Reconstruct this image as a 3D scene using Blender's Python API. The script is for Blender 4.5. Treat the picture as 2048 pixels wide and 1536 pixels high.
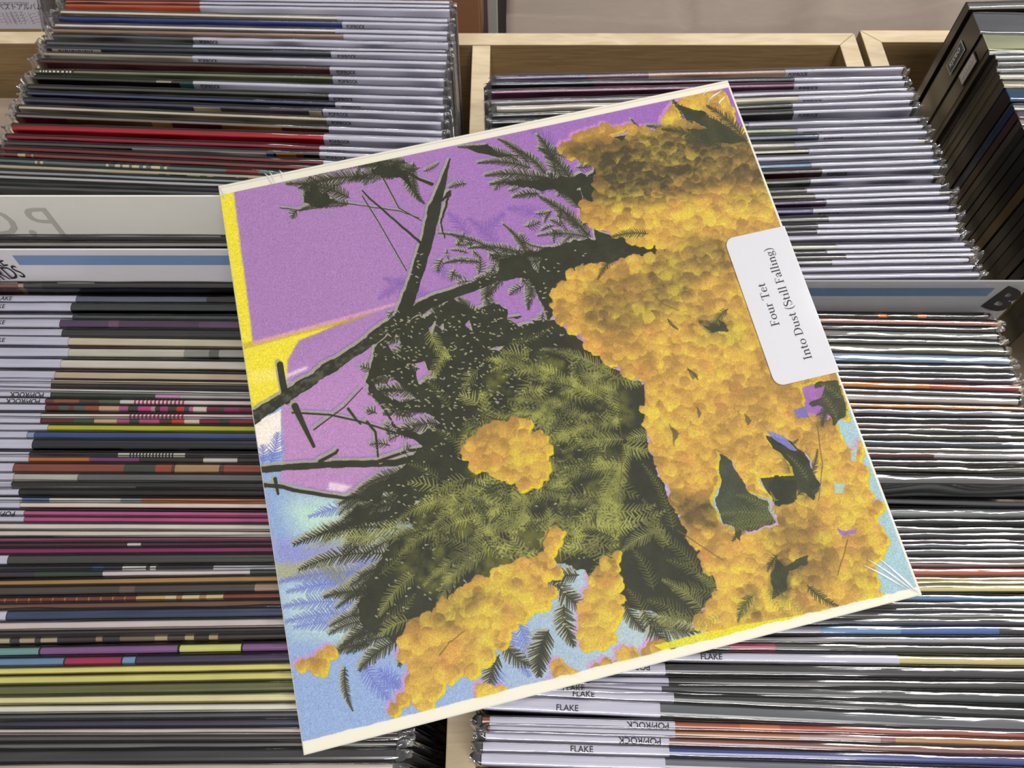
import bpy, bmesh, math, random
import numpy as np
from mathutils import Vector, Matrix

SC = bpy.context.scene
COL = SC.collection
for _o in list(bpy.data.objects): bpy.data.objects.remove(_o)
random.seed(11)

# ------------------------------------------------------------------ camera
TH = math.radians(28.8); FPX = 1537.0; CAMH = .40
cam = bpy.data.objects.new('camera', bpy.data.cameras.new('camera')); COL.objects.link(cam)
cam.location = (0, 0, CAMH); cam.rotation_euler = (TH, 0, 0)
cam.data.sensor_width = 36; cam.data.lens = FPX/2048*36; cam.data.clip_start = .01
cam.data.dof.use_dof = True; cam.data.dof.focus_distance = .44; cam.data.dof.aperture_fstop = 26
SC.camera = cam

# ------------------------------------------------------------------ world, lamps, exposure
SC.view_settings.view_transform = 'Standard'; SC.view_settings.look = 'None'
SC.view_settings.exposure = 0.46; SC.view_settings.gamma = 1.0; SC.view_settings.use_curve_mapping = False
w = bpy.data.worlds.new('shop_interior'); SC.world = w; w.use_nodes = True
bg = w.node_tree.nodes['Background']; bg.inputs[0].default_value = (.50, .49, .50, 1); bg.inputs[1].default_value = .36
def ceiling_lamp(x, y, z, sx, sy, power, col=(1, .97, .93)):
    l = bpy.data.lights.new('ceiling_panel', 'AREA'); l.shape = 'RECTANGLE'; l.size = sx; l.size_y = sy; l.energy = power; l.color = col
    o = bpy.data.objects.new('ceiling_panel', l); COL.objects.link(o); o.location = (x, y, z)
    return o
ceiling_lamp(1.80, .70, 1.9, 1.7, .30, 38)       # long tube lamp to the right: gloss lines on the plastic
ceiling_lamp(-.15, 2.1, 2.0, 1.6, .16, 12)        # next tube beyond
ceiling_lamp(.35, -1.2, 2.1, 1.6, .4, 38)          # one behind the viewer

# ------------------------------------------------------------------ helpers
def s2l(c):
    return tuple((v/255/12.92 if v/255 <= .04045 else ((v/255+.055)/1.055)**2.4) for v in c)
S_, C_ = math.sin(TH), math.cos(TH)
def at(px, py, Z=0.):
    """point of height Z seen at a photograph pixel"""
    u, v = (px-1024)/FPX, (py-768)/FPX
    z = (CAMH-Z)/(C_+v*S_)
    return Vector((u*z, z*(S_-v*C_), Z))
_mats = {}
def nodes_of(m): return m.node_tree.nodes, m.node_tree.links
def print_mat(col, rough=.42, var=.12, coat=.3, name='printed_card'):
    """printed card: base colour with faint ink mottling, lightly varnished"""
    k = (name, tuple(col), rough, var, coat)
    if k in _mats: return _mats[k]
    m = bpy.data.materials.new(name); m.use_nodes = True; n, l = nodes_of(m); b = n['Principled BSDF']
    t = n.new('ShaderNodeTexCoord'); mp = n.new('ShaderNodeMapping'); mp.inputs[3].default_value = (18, 60, 60)
    ns = n.new('ShaderNodeTexNoise'); ns.inputs['Scale'].default_value = 3.; ns.inputs['Detail'].default_value = 4
    r = n.new('ShaderNodeMapRange'); r.inputs[3].default_value = 1-var; r.inputs[4].default_value = 1+var
    mx = n.new('ShaderNodeMix'); mx.data_type = 'RGBA'; mx.blend_type = 'MULTIPLY'; mx.inputs[0].default_value = 1
    mx.inputs[6].default_value = (*s2l(col), 1)
    l.new(t.outputs['Object'], mp.inputs[0]); l.new(mp.outputs[0], ns.inputs['Vector']); l.new(ns.outputs['Fac'], r.inputs[0])
    l.new(r.outputs[0], mx.inputs[7]); l.new(mx.outputs[2], b.inputs['Base Color'])
    b.inputs['Roughness'].default_value = rough; b.inputs['Coat Weight'].default_value = coat; b.inputs['Coat Roughness'].default_value = .16
    _mats[k] = m; return m
def film_mat(name='clear_film', gloss=1., rough=.09, bump=.35, scale=90., stretch=(1, 4, 1), tint=(1, 1, 1), haze=.0):
    """thin clear plastic: transparent with fresnel gloss and crinkles"""
    k = (name, gloss, rough, bump, scale, haze)
    if k in _mats: return _mats[k]
    m = bpy.data.materials.new(name); m.use_nodes = True; n, l = nodes_of(m); n.remove(n['Principled BSDF']); out = n['Material Output']
    tr = n.new('ShaderNodeBsdfTransparent'); tr.inputs[0].default_value = (*tint, 1)
    gl = n.new('ShaderNodeBsdfGlossy'); gl.inputs['Roughness'].default_value = rough
    fr = n.new('ShaderNodeFresnel'); fr.inputs[0].default_value = 1.5
    mu = n.new('ShaderNodeMath'); mu.operation = 'MULTIPLY'; mu.inputs[1].default_value = gloss; mu.use_clamp = True
    mix = n.new('ShaderNodeMixShader')
    t = n.new('ShaderNodeTexCoord'); mp = n.new('ShaderNodeMapping'); mp.inputs[3].default_value = stretch
    ns = n.new('ShaderNodeTexNoise'); ns.inputs['Scale'].default_value = scale; ns.inputs['Detail'].default_value = 3; ns.inputs['Distortion'].default_value = .6
    bp = n.new('ShaderNodeBump'); bp.inputs['Strength'].default_value = bump; bp.inputs['Distance'].default_value = .001
    l.new(t.outputs['Object'], mp.inputs[0]); l.new(mp.outputs[0], ns.inputs['Vector']); l.new(ns.outputs['Fac'], bp.inputs['Height'])
    l.new(bp.outputs[0], gl.inputs['Normal']); l.new(bp.outputs[0], fr.inputs['Normal'])
    l.new(fr.outputs[0], mu.inputs[0]); l.new(mu.outputs[0], mix.inputs[0])
    l.new(tr.outputs[0], mix.inputs[1]); l.new(gl.outputs[0], mix.inputs[2])
    last = mix
    if haze:
        df = n.new('ShaderNodeBsdfDiffuse'); df.inputs[0].default_value = (.8, .8, .82, 1); m2 = n.new('ShaderNodeMixShader'); m2.inputs[0].default_value = haze
        l.new(mix.outputs[0], m2.inputs[1]); l.new(df.outputs[0], m2.inputs[2]); last = m2
    l.new(last.outputs[0], out.inputs[0]); _mats[k] = m; return m
def wood_mat(c1, c2, name='pale_wood'):
    m = bpy.data.materials.new(name); m.use_nodes = True; n, l = nodes_of(m); b = n['Principled BSDF']
    t = n.new('ShaderNodeTexCoord'); mp = n.new('ShaderNodeMapping'); mp.inputs[3].default_value = (3, 14, 60)
    ns = n.new('ShaderNodeTexNoise'); ns.inputs['Scale'].default_value = 6; ns.inputs['Detail'].default_value = 8; ns.inputs['Distortion'].default_value = 1.2
    cr = n.new('ShaderNodeValToRGB'); cr.color_ramp.elements[0].position = .35; cr.color_ramp.elements[0].color = (*s2l(c1), 1)
    cr.color_ramp.elements[1].position = .68; cr.color_ramp.elements[1].color = (*s2l(c2), 1)
    bp = n.new('ShaderNodeBump'); bp.inputs['Strength'].default_value = .12; bp.inputs['Distance'].default_value = .002
    l.new(t.outputs['Object'], mp.inputs[0]); l.new(mp.outputs[0], ns.inputs['Vector']); l.new(ns.outputs['Fac'], cr.inputs[0])
    l.new(cr.outputs[0], b.inputs['Base Color']); l.new(ns.outputs['Fac'], bp.inputs['Height']); l.new(bp.outputs[0], b.inputs['Normal'])
    b.inputs['Roughness'].default_value = .55; return m
def mesh_obj(name, verts, faces, mats, idx=None, parent=None, smooth=False):
    me = bpy.data.meshes.new(name); me.from_pydata([tuple(v) for v in verts], [], faces)
    for m in (mats if isinstance(mats, (list, tuple)) else [mats]): me.materials.append(m)
    if idx is not None: me.polygons.foreach_set('material_index', idx)
    if smooth: me.polygons.foreach_set('use_smooth', [True]*len(me.polygons))
    me.update(); o = bpy.data.objects.new(name, me); COL.objects.link(o)
    if parent: o.parent = parent
    return o
def box_vf(x0, x1, y0, y1, z0, z1, b=0):
    v = [(x0,y0,z0),(x1,y0,z0),(x1,y1,z0),(x0,y1,z0),(x0,y0,z1),(x1,y0,z1),(x1,y1,z1),(x0,y1,z1)]
    f = [(0,3,2,1),(4,5,6,7),(0,1,5,4),(1,2,6,5),(2,3,7,6),(3,0,4,7)]
    return v, f
def prism(foot, z0, z1):
    n = len(foot); v = [(x, y, z0) for x, y in foot]+[(x, y, z1) for x, y in foot]
    f = [tuple(range(n))[::-1], tuple(range(n, 2*n))]+[(i, (i+1) % n, n+(i+1) % n, n+i) for i in range(n)]
    return v, f
def bevel(o, w=.0008, seg=2):
    m = o.modifiers.new('bevel', 'BEVEL'); m.width = w; m.segments = seg; m.limit_method = 'ANGLE'; return o
def thing(name, label, cat, loc=(0, 0, 0), group=None):
    o = bpy.data.objects.new(name, None); COL.objects.link(o); o.location = loc; o.empty_display_size = .05
    o['label'] = label; o['category'] = cat
    if group: o['group'] = group
    return o
_txt = {}
def text_mesh(body, size, align='LEFT', bold=0.):
    k = (body, size, align, bold)
    if k in _txt: return _txt[k]
    cu = bpy.data.curves.new('lettering', 'FONT'); cu.body = body; cu.size = size; cu.align_x = align; cu.offset = bold; cu.resolution_u = 3; cu.space_line = .82
    tmp = bpy.data.objects.new('lettering', cu); COL.objects.link(tmp)
    dg = bpy.context.evaluated_depsgraph_get(); me = bpy.data.meshes.new_from_object(tmp.evaluated_get(dg))
    bpy.data.objects.remove(tmp); bpy.data.curves.remove(cu); me.name = 'lettering'; _txt[k] = me; return me
INK = print_mat((28, 26, 30), .6, .05, 0, 'black_ink')
def put_text(body, size, mat4, parent, mat=None, align='LEFT', bold=0., name='lettering'):
    me = text_mesh(body, size, align, bold)
    if not me.materials: me.materials.append(mat or INK)
    o = bpy.data.objects.new(name, me); COL.objects.link(o); o.parent = parent; o.matrix_local = mat4; return o
def frame(o, x, y, z=None):                       # matrix from origin and axes
    x, y = Vector(x).normalized(), Vector(y).normalized(); z = x.cross(y)
    return Matrix(((x.x, y.x, z.x, o[0]), (x.y, y.y, z.y, o[1]), (x.z, y.z, z.z, o[2]), (0, 0, 0, 1)))
# ---- printed cover: a riso-style botanical print painted into a pixel buffer ----
ART_N = 1280
def make_cover_art():
    N = ART_N
    rng = np.random.RandomState(7)
    # photograph pixel -> cover coordinates (homography of the sleeve's front)
    src = np.array([[436,376],[1462,163],[1851,1188],[607,1511]], float)
    dst = np.array([[0,0],[N,0],[N,N],[0,N]], float)
    A = []
    for (x,y),(u,v) in zip(src, dst):
        A.append([x,y,1,0,0,0,-u*x,-u*y,-u]); A.append([0,0,0,x,y,1,-v*x,-v*y,-v])
    H = np.linalg.svd(np.array(A))[2][-1].reshape(3,3)
    def T(p):
        p = np.atleast_2d(np.array(p, float)); q = np.c_[p, np.ones(len(p))] @ H.T
        return q[:, :2] / q[:, 2:3]
    def noise(cell, oct=3, seed=0):
        r = np.random.RandomState(seed); out = np.zeros((N, N), np.float32); amp = 1; tot = 0
        for o in range(oct):
            c = max(2, int(cell / 2**o)); m = N // c + 3
            g = r.rand(m, m).astype(np.float32)
            t = np.arange(N) / c; i = t.astype(int); f = (t - i); f = f*f*(3-2*f)
            a = g[i][:, i]*(1-f)[None] + g[i][:, i+1]*f[None]
            b = g[i+1][:, i]*(1-f)[None] + g[i+1][:, i+1]*f[None]
            out += amp * (a*(1-f)[:, None] + b*f[:, None]); tot += amp; amp *= .55
        return out / tot
    n1, n2, n3 = noise(90, 4, 1), noise(26, 3, 2), noise(9, 2, 3)
    yy, xx = np.mgrid[0:N, 0:N].astype(np.float32)
    wx, wy = (n2-.5)*16, (noise(22, 3, 5)-.5)*16
    def poly(pts, rough=0., soft=1.2, warp=1.):
        P = T(pts); m = int(12 + rough)
        x0, y0 = np.maximum(P.min(0).astype(int)-m, 0); x1, y1 = np.minimum(P.max(0).astype(int)+m, N)
        M = np.zeros((N, N), np.float32)
        if x1 <= x0 or y1 <= y0: return M
        X = xx[y0:y1, x0:x1] + rough*wx[y0:y1, x0:x1]/8; Y = yy[y0:y1, x0:x1] + rough*wy[y0:y1, x0:x1]/8
        ins = np.zeros(X.shape, bool)
        for i in range(len(P)):
            (ax, ay), (bx, by) = P[i-1], P[i]
            if ay == by: continue
            ins ^= ((ay > Y) != (by > Y)) & (X < (bx-ax)*(Y-ay)/(by-ay)+ax)
        M[y0:y1, x0:x1] = ins
        return M
    def seg(M, a, b, w0, w1, v=1.):            # tapered capsule in cover pixels
        r = max(w0, w1)+1.5
        x0, x1 = int(max(min(a[0], b[0])-r, 0)), int(min(max(a[0], b[0])+r+1, N))
        y0, y1 = int(max(min(a[1], b[1])-r, 0)), int(min(max(a[1], b[1])+r+1, N))
        if x1 <= x0 or y1 <= y0: return
        X, Y = xx[y0:y1, x0:x1], yy[y0:y1, x0:x1]
        dx, dy = b[0]-a[0], b[1]-a[1]; L = dx*dx+dy*dy+1e-6
        t = np.clip(((X-a[0])*dx+(Y-a[1])*dy)/L, 0, 1)
        d = np.hypot(X-a[0]-t*dx, Y-a[1]-t*dy) - (w0+(w1-w0)*t)
        c = np.clip(.5-d, 0, 1)*v; s = M[y0:y1, x0:x1]; np.maximum(s, c, out=s)
    def path(M, pts, w0, w1, knots=0., v=1.):
        P = T(pts); Q = []
        for i in range(len(P)-1):
            for t in np.linspace(0, 1, 6, endpoint=False): Q.append(P[i]*(1-t)+P[i+1]*t)
        Q.append(P[-1]); Q = np.array(Q)
        if knots: Q += rng.randn(*Q.shape)*knots
        n = len(Q)-1
        for i in range(n):
            wa, wb = w0+(w1-w0)*i/n, w0+(w1-w0)*(i+1)/n
            k = 1+.12*knots*rng.randn()
            seg(M, Q[i], Q[i+1], wa*k/2, wb*k/2, v)
    def frond(M, a, b, bend=.15, ll=22, sp=4.2, w=1.5, ang=62, v=1., stem=1.2):
        a, b = np.array(a, float), np.array(b, float); d = b-a; L = np.hypot(*d)+1e-6
        n = np.array([-d[1], d[0]])/L; k = max(3, int(L/sp)); pv = a; side = rng.rand() < .5
        for i in range(1, k+1):
            t = i/k; p = a + d*t + n*bend*L*4*t*(1-t)*.5; tg = (p-pv)/(np.hypot(*(p-pv))+1e-6)
            seg(M, pv, p, stem*(1-.5*t), stem*(1-.5*t), v)
            ln = ll*(np.sin(math.pi*(.18+.72*t))**.7)*(1-.5*t*t)*(.9+.25*rng.rand())
            for s in (-1, 1):
                th = math.radians(ang*(1-.35*t)+rng.randn()*5)*s
                q = np.array([tg[0]*math.cos(th)-tg[1]*math.sin(th), tg[0]*math.sin(th)+tg[1]*math.cos(th)])
                seg(M, p, p+q*ln, w, w*.35, v)
            pv = p
    def shift(M, dx, dy):
        return np.roll(np.roll(M, dy, 0), dx, 1)
    def blur(M, r):
        r = int(r); k = 2*r+1
        for ax in (0, 1):
            c = np.cumsum(np.pad(M, [(r+1, r) if a == ax else (0, 0) for a in (0, 1)], mode='edge'), axis=ax, dtype=np.float64)
            M = ((c[k:] - c[:-k]) if ax == 0 else (c[:, k:] - c[:, :-k]))/k
        return M.astype(np.float32)
    def over(img, col, m):
        img += (np.array(col, np.float32)/255 - img)*m[..., None]
    C = np.zeros((N, N, 3), np.float32)
    # ---------- sheet colours ----------
    over(C, (152, 176, 214), np.ones((N, N), np.float32))
    g = np.clip((xx-250)/600, 0, 1)*np.clip((yy-850)/250, 0, 1); over(C, (196, 212, 196), g*.85)
    over(C, (166, 196, 204), np.clip((xx-900)/200, 0, 1))
    over(C, (196, 224, 208), blur(poly([(560,1000),(760,985),(760,1090),(600,1080)]), 26)*.9)
    over(C, (196, 222, 210), blur(poly([(560,1160),(720,1190),(720,1290),(575,1270)]), 22)*.8)
    over(C, (152, 152, 208), blur(poly([(545,1080),(780,1090),(760,1150),(560,1150)]), 16)*.8)
    over(C, (174, 176, 140), blur(poly([(545,1128),(760,1128),(760,1156),(555,1160)]), 7)*.9)
    pur = poly([(466,381),(1470,150),(1500,250),(1600,560),(1700,820),(1640,880),(1500,860),(900,905),(720,988),(660,990),(560,965),(568,905),(562,830),(575,770),(572,722),(600,680),(620,662),(506,690)])
    pcol = np.array([176,134,188], np.float32)*(1-np.clip((xx-300)/900,0,1))[...,None] + np.array([156,106,184], np.float32)*np.clip((xx-300)/900,0,1)[...,None]
    low = np.clip((yy-430)/150, 0, 1)[..., None]*np.clip(1-xx/700, 0, 1)[..., None]
    pcol = pcol*(1-low)+np.array([194,148,196], np.float32)*low
    pb = blur(pur, 3)[..., None]; C[:] = C*(1-pb)+pcol/255*pb
    over(C, (246, 236, 226), poly([(506,848),(562,822),(562,905),(520,915)], 2)*(1-pb[..., 0]))
    ye = poly([(430,370),(466,381),(506,690),(620,660),(700,640),(640,668),(598,684),(576,722),(572,780),(505,835)], 1)
    over(C, (238, 224, 62), blur(ye, 2))
    over(C, (250, 232, 150), blur(poly([(500,745),(572,738),(568,762),(502,772)]), 5)*.5)
    over(C, (196, 170, 60), blur(poly([(486,690),(700,640),(800,606),(700,648),(600,672),(488,702)]), 2)*.7)
    over(C, (222, 170, 205), blur(poly([(505,686),(800,606),(802,612),(507,694)]), 2)*.7)
    over(C, (240, 222, 232), blur(poly([(572,752),(616,734),(614,742),(572,760)]) + poly([(576,768),(626,752),(624,758),(576,776)]) + poly([(660,965),(705,974),(690,986),(655,982)]), 3)*.8)
    D = np.zeros((N, N), np.float32)           # dark plate: twigs and shaded leaves
    # ---------- branches ----------
    path(D, [(500,842),(560,804),(640,752),(720,700),(800,640)], 27, 25, .8)
    path(D, [(800,640),(880,600),(960,572),(1060,536),(1180,508),(1300,480)], 30, 12, .7)
    path(D, [(805,640),(830,570),(858,480),(872,420)], 30, 27, .6); path(D, [(872,420),(888,370),(902,322)], 27, 3, .5)
    path(D, [(866,372),(840,362),(815,347),(760,350)], 9, 3); path(D, [(845,490),(800,452),(740,400),(726,385)], 6, 3, .3)
    path(D, [(888,405),(902,386),(896,410),(884,450),(892,480)], 7, 3, .8)
    path(D, [(560,732),(566,770),(574,805)], 14, 15); path(D, [(590,815),(606,850),(628,895)], 15, 7)
    path(D, [(585,828),(660,832),(720,845),(800,870),(830,868)], 4, 4); path(D, [(628,862),(690,816),(726,778)], 3, 2); path(D, [(697,820),(712,840),(722,850)], 6, 4)
    path(D, [(735,846),(752,866),(757,915)], 6, 4)
    path(D, [(520,942),(600,935),(700,930),(790,928),(880,905),(960,880)], 14, 14, .5); path(D, [(640,925),(672,908),(676,902)], 8, 5)
    path(D, [(755,925),(820,903),(880,895)], 6, 7)
    path(D, [(525,972),(560,975),(600,985),(690,998),(720,995)], 9, 7, .4); path(D, [(550,960),(556,990)], 8, 5)
    path(D, [(900,612),(885,680),(880,740)], 9, 5)
    path(D, [(726,396),(760,450),(815,545)], 2.4, 2); path(D, [(760,345),(800,420),(845,445)], 3, 2)
    path(D, [(560,420),(600,425),(700,412),(800,425),(840,440)], 2, 2, .5)
    # ---------- dark foliage bodies ----------
    bodies = [
     ([(732,770),(752,705),(795,655),(850,635),(905,602),(935,622),(1000,612),(1060,640),(1110,640),(1180,690),(1230,742),(1292,770),(1300,900),(1345,1010),(1432,1100),(1442,1180),(1385,1245),(1310,1225),(1250,1210),(1170,1140),(1100,1120),(980,1160),(870,1220),(800,1290),(730,1255),(712,1215),(745,1150),(775,1090),(700,1035),(735,985),(850,900),(790,860),(762,810)], 10),
     ([(1000,522),(1100,498),(1180,480),(1250,478),(1260,505),(1215,540),(1160,560),(1130,600),(1100,640),(1060,560),(1000,560)], 9),
     ([(1185,290),(1260,270),(1340,265),(1430,262),(1490,270),(1420,330),(1350,370),(1290,420),(1210,400),(1170,430),(1165,370),(1190,340)], 8),
     ([(1352,205),(1400,210),(1440,200),(1470,260),(1490,280),(1400,270)], 6),
     ([(1010,368),(1040,362),(1100,360),(1165,352),(1180,372),(1150,386),(1085,388),(1040,376)], 12),
     ([(935,298),(975,292),(1000,310),(1050,315),(1000,318),(950,308)], 5),
     ([(1128,380),(1165,385),(1172,430),(1145,400)], 5),
     ([(1190,460),(1240,478),(1300,482),(1360,500),(1330,520),(1250,520),(1200,500)], 6),
     ([(610,390),(640,375),(655,395),(680,408),(640,415),(612,408)], 18),
     ([(745,340),(800,334),(812,350),(826,385),(815,380),(796,358),(750,352)], 12),
     ([(1520,945),(1600,930),(1640,1000),(1560,1020)], 4), ([(1535,872),(1600,880),(1645,970),(1600,1000)], 4),
     ([(870,640),(910,602),(960,625),(990,610),(1010,680),(920,700),(880,690)], 5)]
    for p, r in bodies: np.maximum(D, poly(p, r), out=D)
    holes = [[(1020,640),(1060,634),(1070,648),(1040,652)],[(930,650),(940,640),(948,668)],[(978,700),(1010,694),(1000,706)],[(880,655),(892,650),(890,668)],[(700,1000),(760,1012),(730,1022)],[(835,1000),(846,1004),(828,1012)],[(775,690),(800,672),(806,705),(790,712)],[(742,762),(770,752),(800,768),(836,800),(800,806),(765,790)],[(768,812),(800,822),(860,830),(880,850),(840,870),(790,850)],
             [(824,732),(852,726),(862,760),(840,770)],[(860,660),(876,640),(868,680)],[(1010,580),(1050,560),(1060,620),(1020,640)],[(1055,520),(1085,515),(1080,550)],
             [(770,985),(800,990),(780,1020),(740,1030)],[(835,745),(880,742),(872,760),(840,762)],[(700,1050),(800,1040),(840,1060),(760,1090)]]
    for h in holes: D *= 1-poly(h, 6)
    # punched light speckle between leaves
    S = np.zeros((N, N), np.float32)
    for k in range(900):
        p = T([(rng.uniform(740, 1190), rng.uniform(500, 1260))])[0] if k % 3 else T([(rng.uniform(760, 1100), rng.uniform(620, 860))])[0]; a = rng.uniform(-.3, 1.2)
        l = rng.uniform(1.5, 7); seg(S, p, p+np.array([math.cos(a), math.sin(a)])*l, rng.uniform(.8, 2.2), .8)
    # ---------- fronds at the edges of the bodies ----------
    def F(a, b, **k): a, b = T([a, b]); frond(D, a, b, **k)
    for a, b, k in [((700,400),(575,372),{}),((740,360),(600,380),{}),((700,412),(600,425),dict(ll=16)),((830,345),(720,338),{}),((800,352),(700,365),{}),((815,330),(640,352),dict(ll=18)),
                    ((812,345),(850,410),dict(ll=16)),((830,330),(842,405),dict(ll=14)),
                    ((1040,325),(920,298),dict(ll=15)),((1065,340),(960,330),dict(ll=15)),((1060,330),(1000,282),dict(ll=14)),((1095,352),(1030,300),dict(ll=16)),
                    ((1115,350),(1080,275),dict(ll=22)),((1150,372),(1082,300),dict(ll=20)),((1100,365),(975,355),dict(ll=20)),((1130,380),(985,372),dict(ll=22)),((1080,392),(1030,398),dict(ll=14)),
                    ((1165,420),(1120,385),dict(ll=18)),((1160,460),(1080,395),dict(ll=16,w=1.1)),((1180,476),(1085,400),dict(ll=20,w=1.)),((1185,476),(1120,435),dict(ll=18,w=1.)),
                    ((1180,478),(1080,475),dict(ll=14,w=1.1)),((1000,510),(880,470),dict(ll=9,w=1.2)),((1040,508),(940,500),dict(ll=12)),((1060,520),(1010,452),dict(ll=10)),
                    ((960,528),(890,530),dict(ll=10)),((1100,520),(990,520),dict(ll=18)),((1090,540),(1060,620),dict(ll=20)),((1120,530),(1100,640),dict(ll=22)),
                    ((1150,520),(1130,600),dict(ll=18)),((980,560),(990,640),dict(ll=18)),((1010,560),(975,600),dict(ll=16)),((1240,500),(1190,560),dict(ll=16)),
                    ((850,660),(780,690),dict(ll=22)),((850,690),(755,740),dict(ll=22)),((840,740),(745,770),dict(ll=24)),((850,790),(740,790),dict(ll=20)),((860,820),(770,830),dict(ll=24)),
                    ((880,850),(800,865),dict(ll=22)),((900,640),(860,610),dict(ll=18)),((960,660),(920,600),dict(ll=22)),((1010,660),(990,610),dict(ll=18)),
                    ((830,945),(720,980),dict(ll=18)),((820,970),(680,1010),dict(ll=20)),((830,1000),(700,1050),dict(ll=22)),((840,1040),(640,1070),dict(ll=22)),
                    ((800,1060),(590,1090),dict(ll=30,w=1.9,sp=7)),((780,1110),(600,1140),dict(ll=26,w=1.6,sp=6)),((760,1190),(650,1195),dict(ll=20)),((780,1240),(690,1290),dict(ll=26)),
                    ((800,1280),(720,1340),dict(ll=22)),((740,1290),(660,1310),dict(ll=16)),((860,1240),(800,1330),dict(ll=24)),
                    ((1360,270),(1352,205),dict(ll=20)),((1400,290),(1300,255),dict(ll=18)),((1440,290),(1370,215),dict(ll=26)),((1480,300),(1450,225),dict(ll=22)),((1290,290),(1268,243),dict(ll=10)),
                    ((1110,1160),(1180,1220),dict(ll=26)),((1090,1200),(1010,1240),dict(ll=22)),((1100,1260),(1080,1350),dict(ll=30,w=2)),((1000,1310),(980,1380),dict(ll=24)),((1010,1290),(1060,1330),dict(ll=22)),
                    ((1130,1210),(1150,1290),dict(ll=26)),((1300,1240),(1400,1260),dict(ll=28)),((1330,1200),(1440,1230),dict(ll=28)),((1290,1220),(1350,1300),dict(ll=28)),((1250,1200),(1290,1260),dict(ll=22)),
                    ((1320,1290),(1350,1330),dict(ll=14)),((690,1335),(705,1420),dict(ll=10)),((1160,1150),(1060,1180),dict(ll=22))]:
        F(a, b, **k)
    for (cx, cy, sx, sy, n, l) in ((630,385,45,22,16,14),(770,345,50,14,14,13),(1090,375,70,18,18,15),(1130,330,40,30,8,14),(1000,540,90,40,26,14),(1100,560,60,60,26,16),(830,660,50,40,16,16),(790,760,40,60,18,16),(800,860,40,40,12,16),(960,500,80,14,12,10),(1120,450,50,30,12,12)):
        for k in range(n):
            x, y = cx+rng.randn()*sx*.6, cy+rng.randn()*sy*.6; t = rng.uniform(0, 6.28); q = rng.uniform(18, 44)
            F((x, y), (x+math.cos(t)*q, y+math.sin(t)*q*.7), ll=l*rng.uniform(.6, 1.2), w=rng.uniform(.9, 1.7), sp=5)
    for k in range(46):                         # loose leaves that fray the lower left edge
        x, y = rng.uniform(690, 800), rng.uniform(960, 1290); F((x+40, y-10), (x-rng.uniform(0, 60), y+rng.uniform(10, 40)), ll=rng.uniform(12, 22), w=1.2)
    # ---------- pale blue shadow fronds in the sky ----------
    Bl = np.zeros((N, N), np.float32)
    def FB(a, b, **k): a, b = T([a, b]); frond(Bl, a, b, **k)
    for a, b in [((740,1150),(560,1165)),((740,1170),(575,1185)),((720,1210),(565,1215)),((740,1230),(570,1245)),((720,1250),(590,1255)),((750,1010),(620,1035)),
                 ((1040,1240),(1080,1330)),((1020,1260),(1060,1350)),((1000,1330),(990,1400)),((760,1350),(800,1370)),((730,1330),(780,1400)),((1310,1200),(1330,1290)),((1300,1230),(1380,1270)),
                 ((540,930),(555,870)),((525,930),(525,895)),((760,1120),(700,1150)),((800,1380),(760,1340)),((870,610),(770,560)),((870,520),(900,560)),((940,480),(900,430)),((830,560),(760,600)),
                 ((1100,440),(1020,420)),((1000,500),(940,440)),((1120,300),(1060,260)),((960,470),(1010,430))]:
        FB(a, b, ll=24, sp=5.5, w=1.7, bend=.1)
    pm = pb[..., 0]
    over(C, (112, 122, 196), Bl*(1-pm)*.85); over(C, (120, 84, 168), Bl*pm*.55)
    # halo left by the misregistered plates
    dm = D*(1-S*.9)
    h2 = blur(np.maximum(shift(D, -5, -10), shift(D, -3, -5)), 1); over(C, (118, 108, 190), h2*pm*.5)
    h1 = np.maximum(shift(D, -3, -5), shift(D, -4, -7)); over(C, (172, 170, 142), h1*.85)
    grn = .5+.5*n3
    # ---------- green under-colour and lit fronds ----------
    base = np.array([46, 48, 30], np.float32)/255
    C[:] = C*(1-dm[..., None]) + base*dm[..., None]*(.85+.4*n2[..., None])
    over(C, (170, 172, 128), S*D*.6)
    tk = np.zeros((N, N), np.float32); path(tk, [(500,842),(560,804),(640,752),(720,700),(770,664)], 24, 18)
    over(C, (96, 100, 82), tk*np.clip((n3-.35)*2.4, 0, 1)*.75)
    G = np.zeros((N, N), np.float32)
    gz = poly([(1000,720),(1120,700),(1240,745),(1275,830),(1250,900),(1265,1000),(1240,1120),(1120,1130),(1000,1150),(880,1190),(800,1160),(780,1080),(860,1000),(930,960),(960,900),(920,880),(960,800)], 8)
    over(C, (116, 118, 48), blur(gz, 10)*np.clip(n2*2.6-.85, 0, 1)*.75)
    def FG(a, b, M=G, **k): a, b = T([a, b]); frond(M, a, b, **k)
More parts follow.
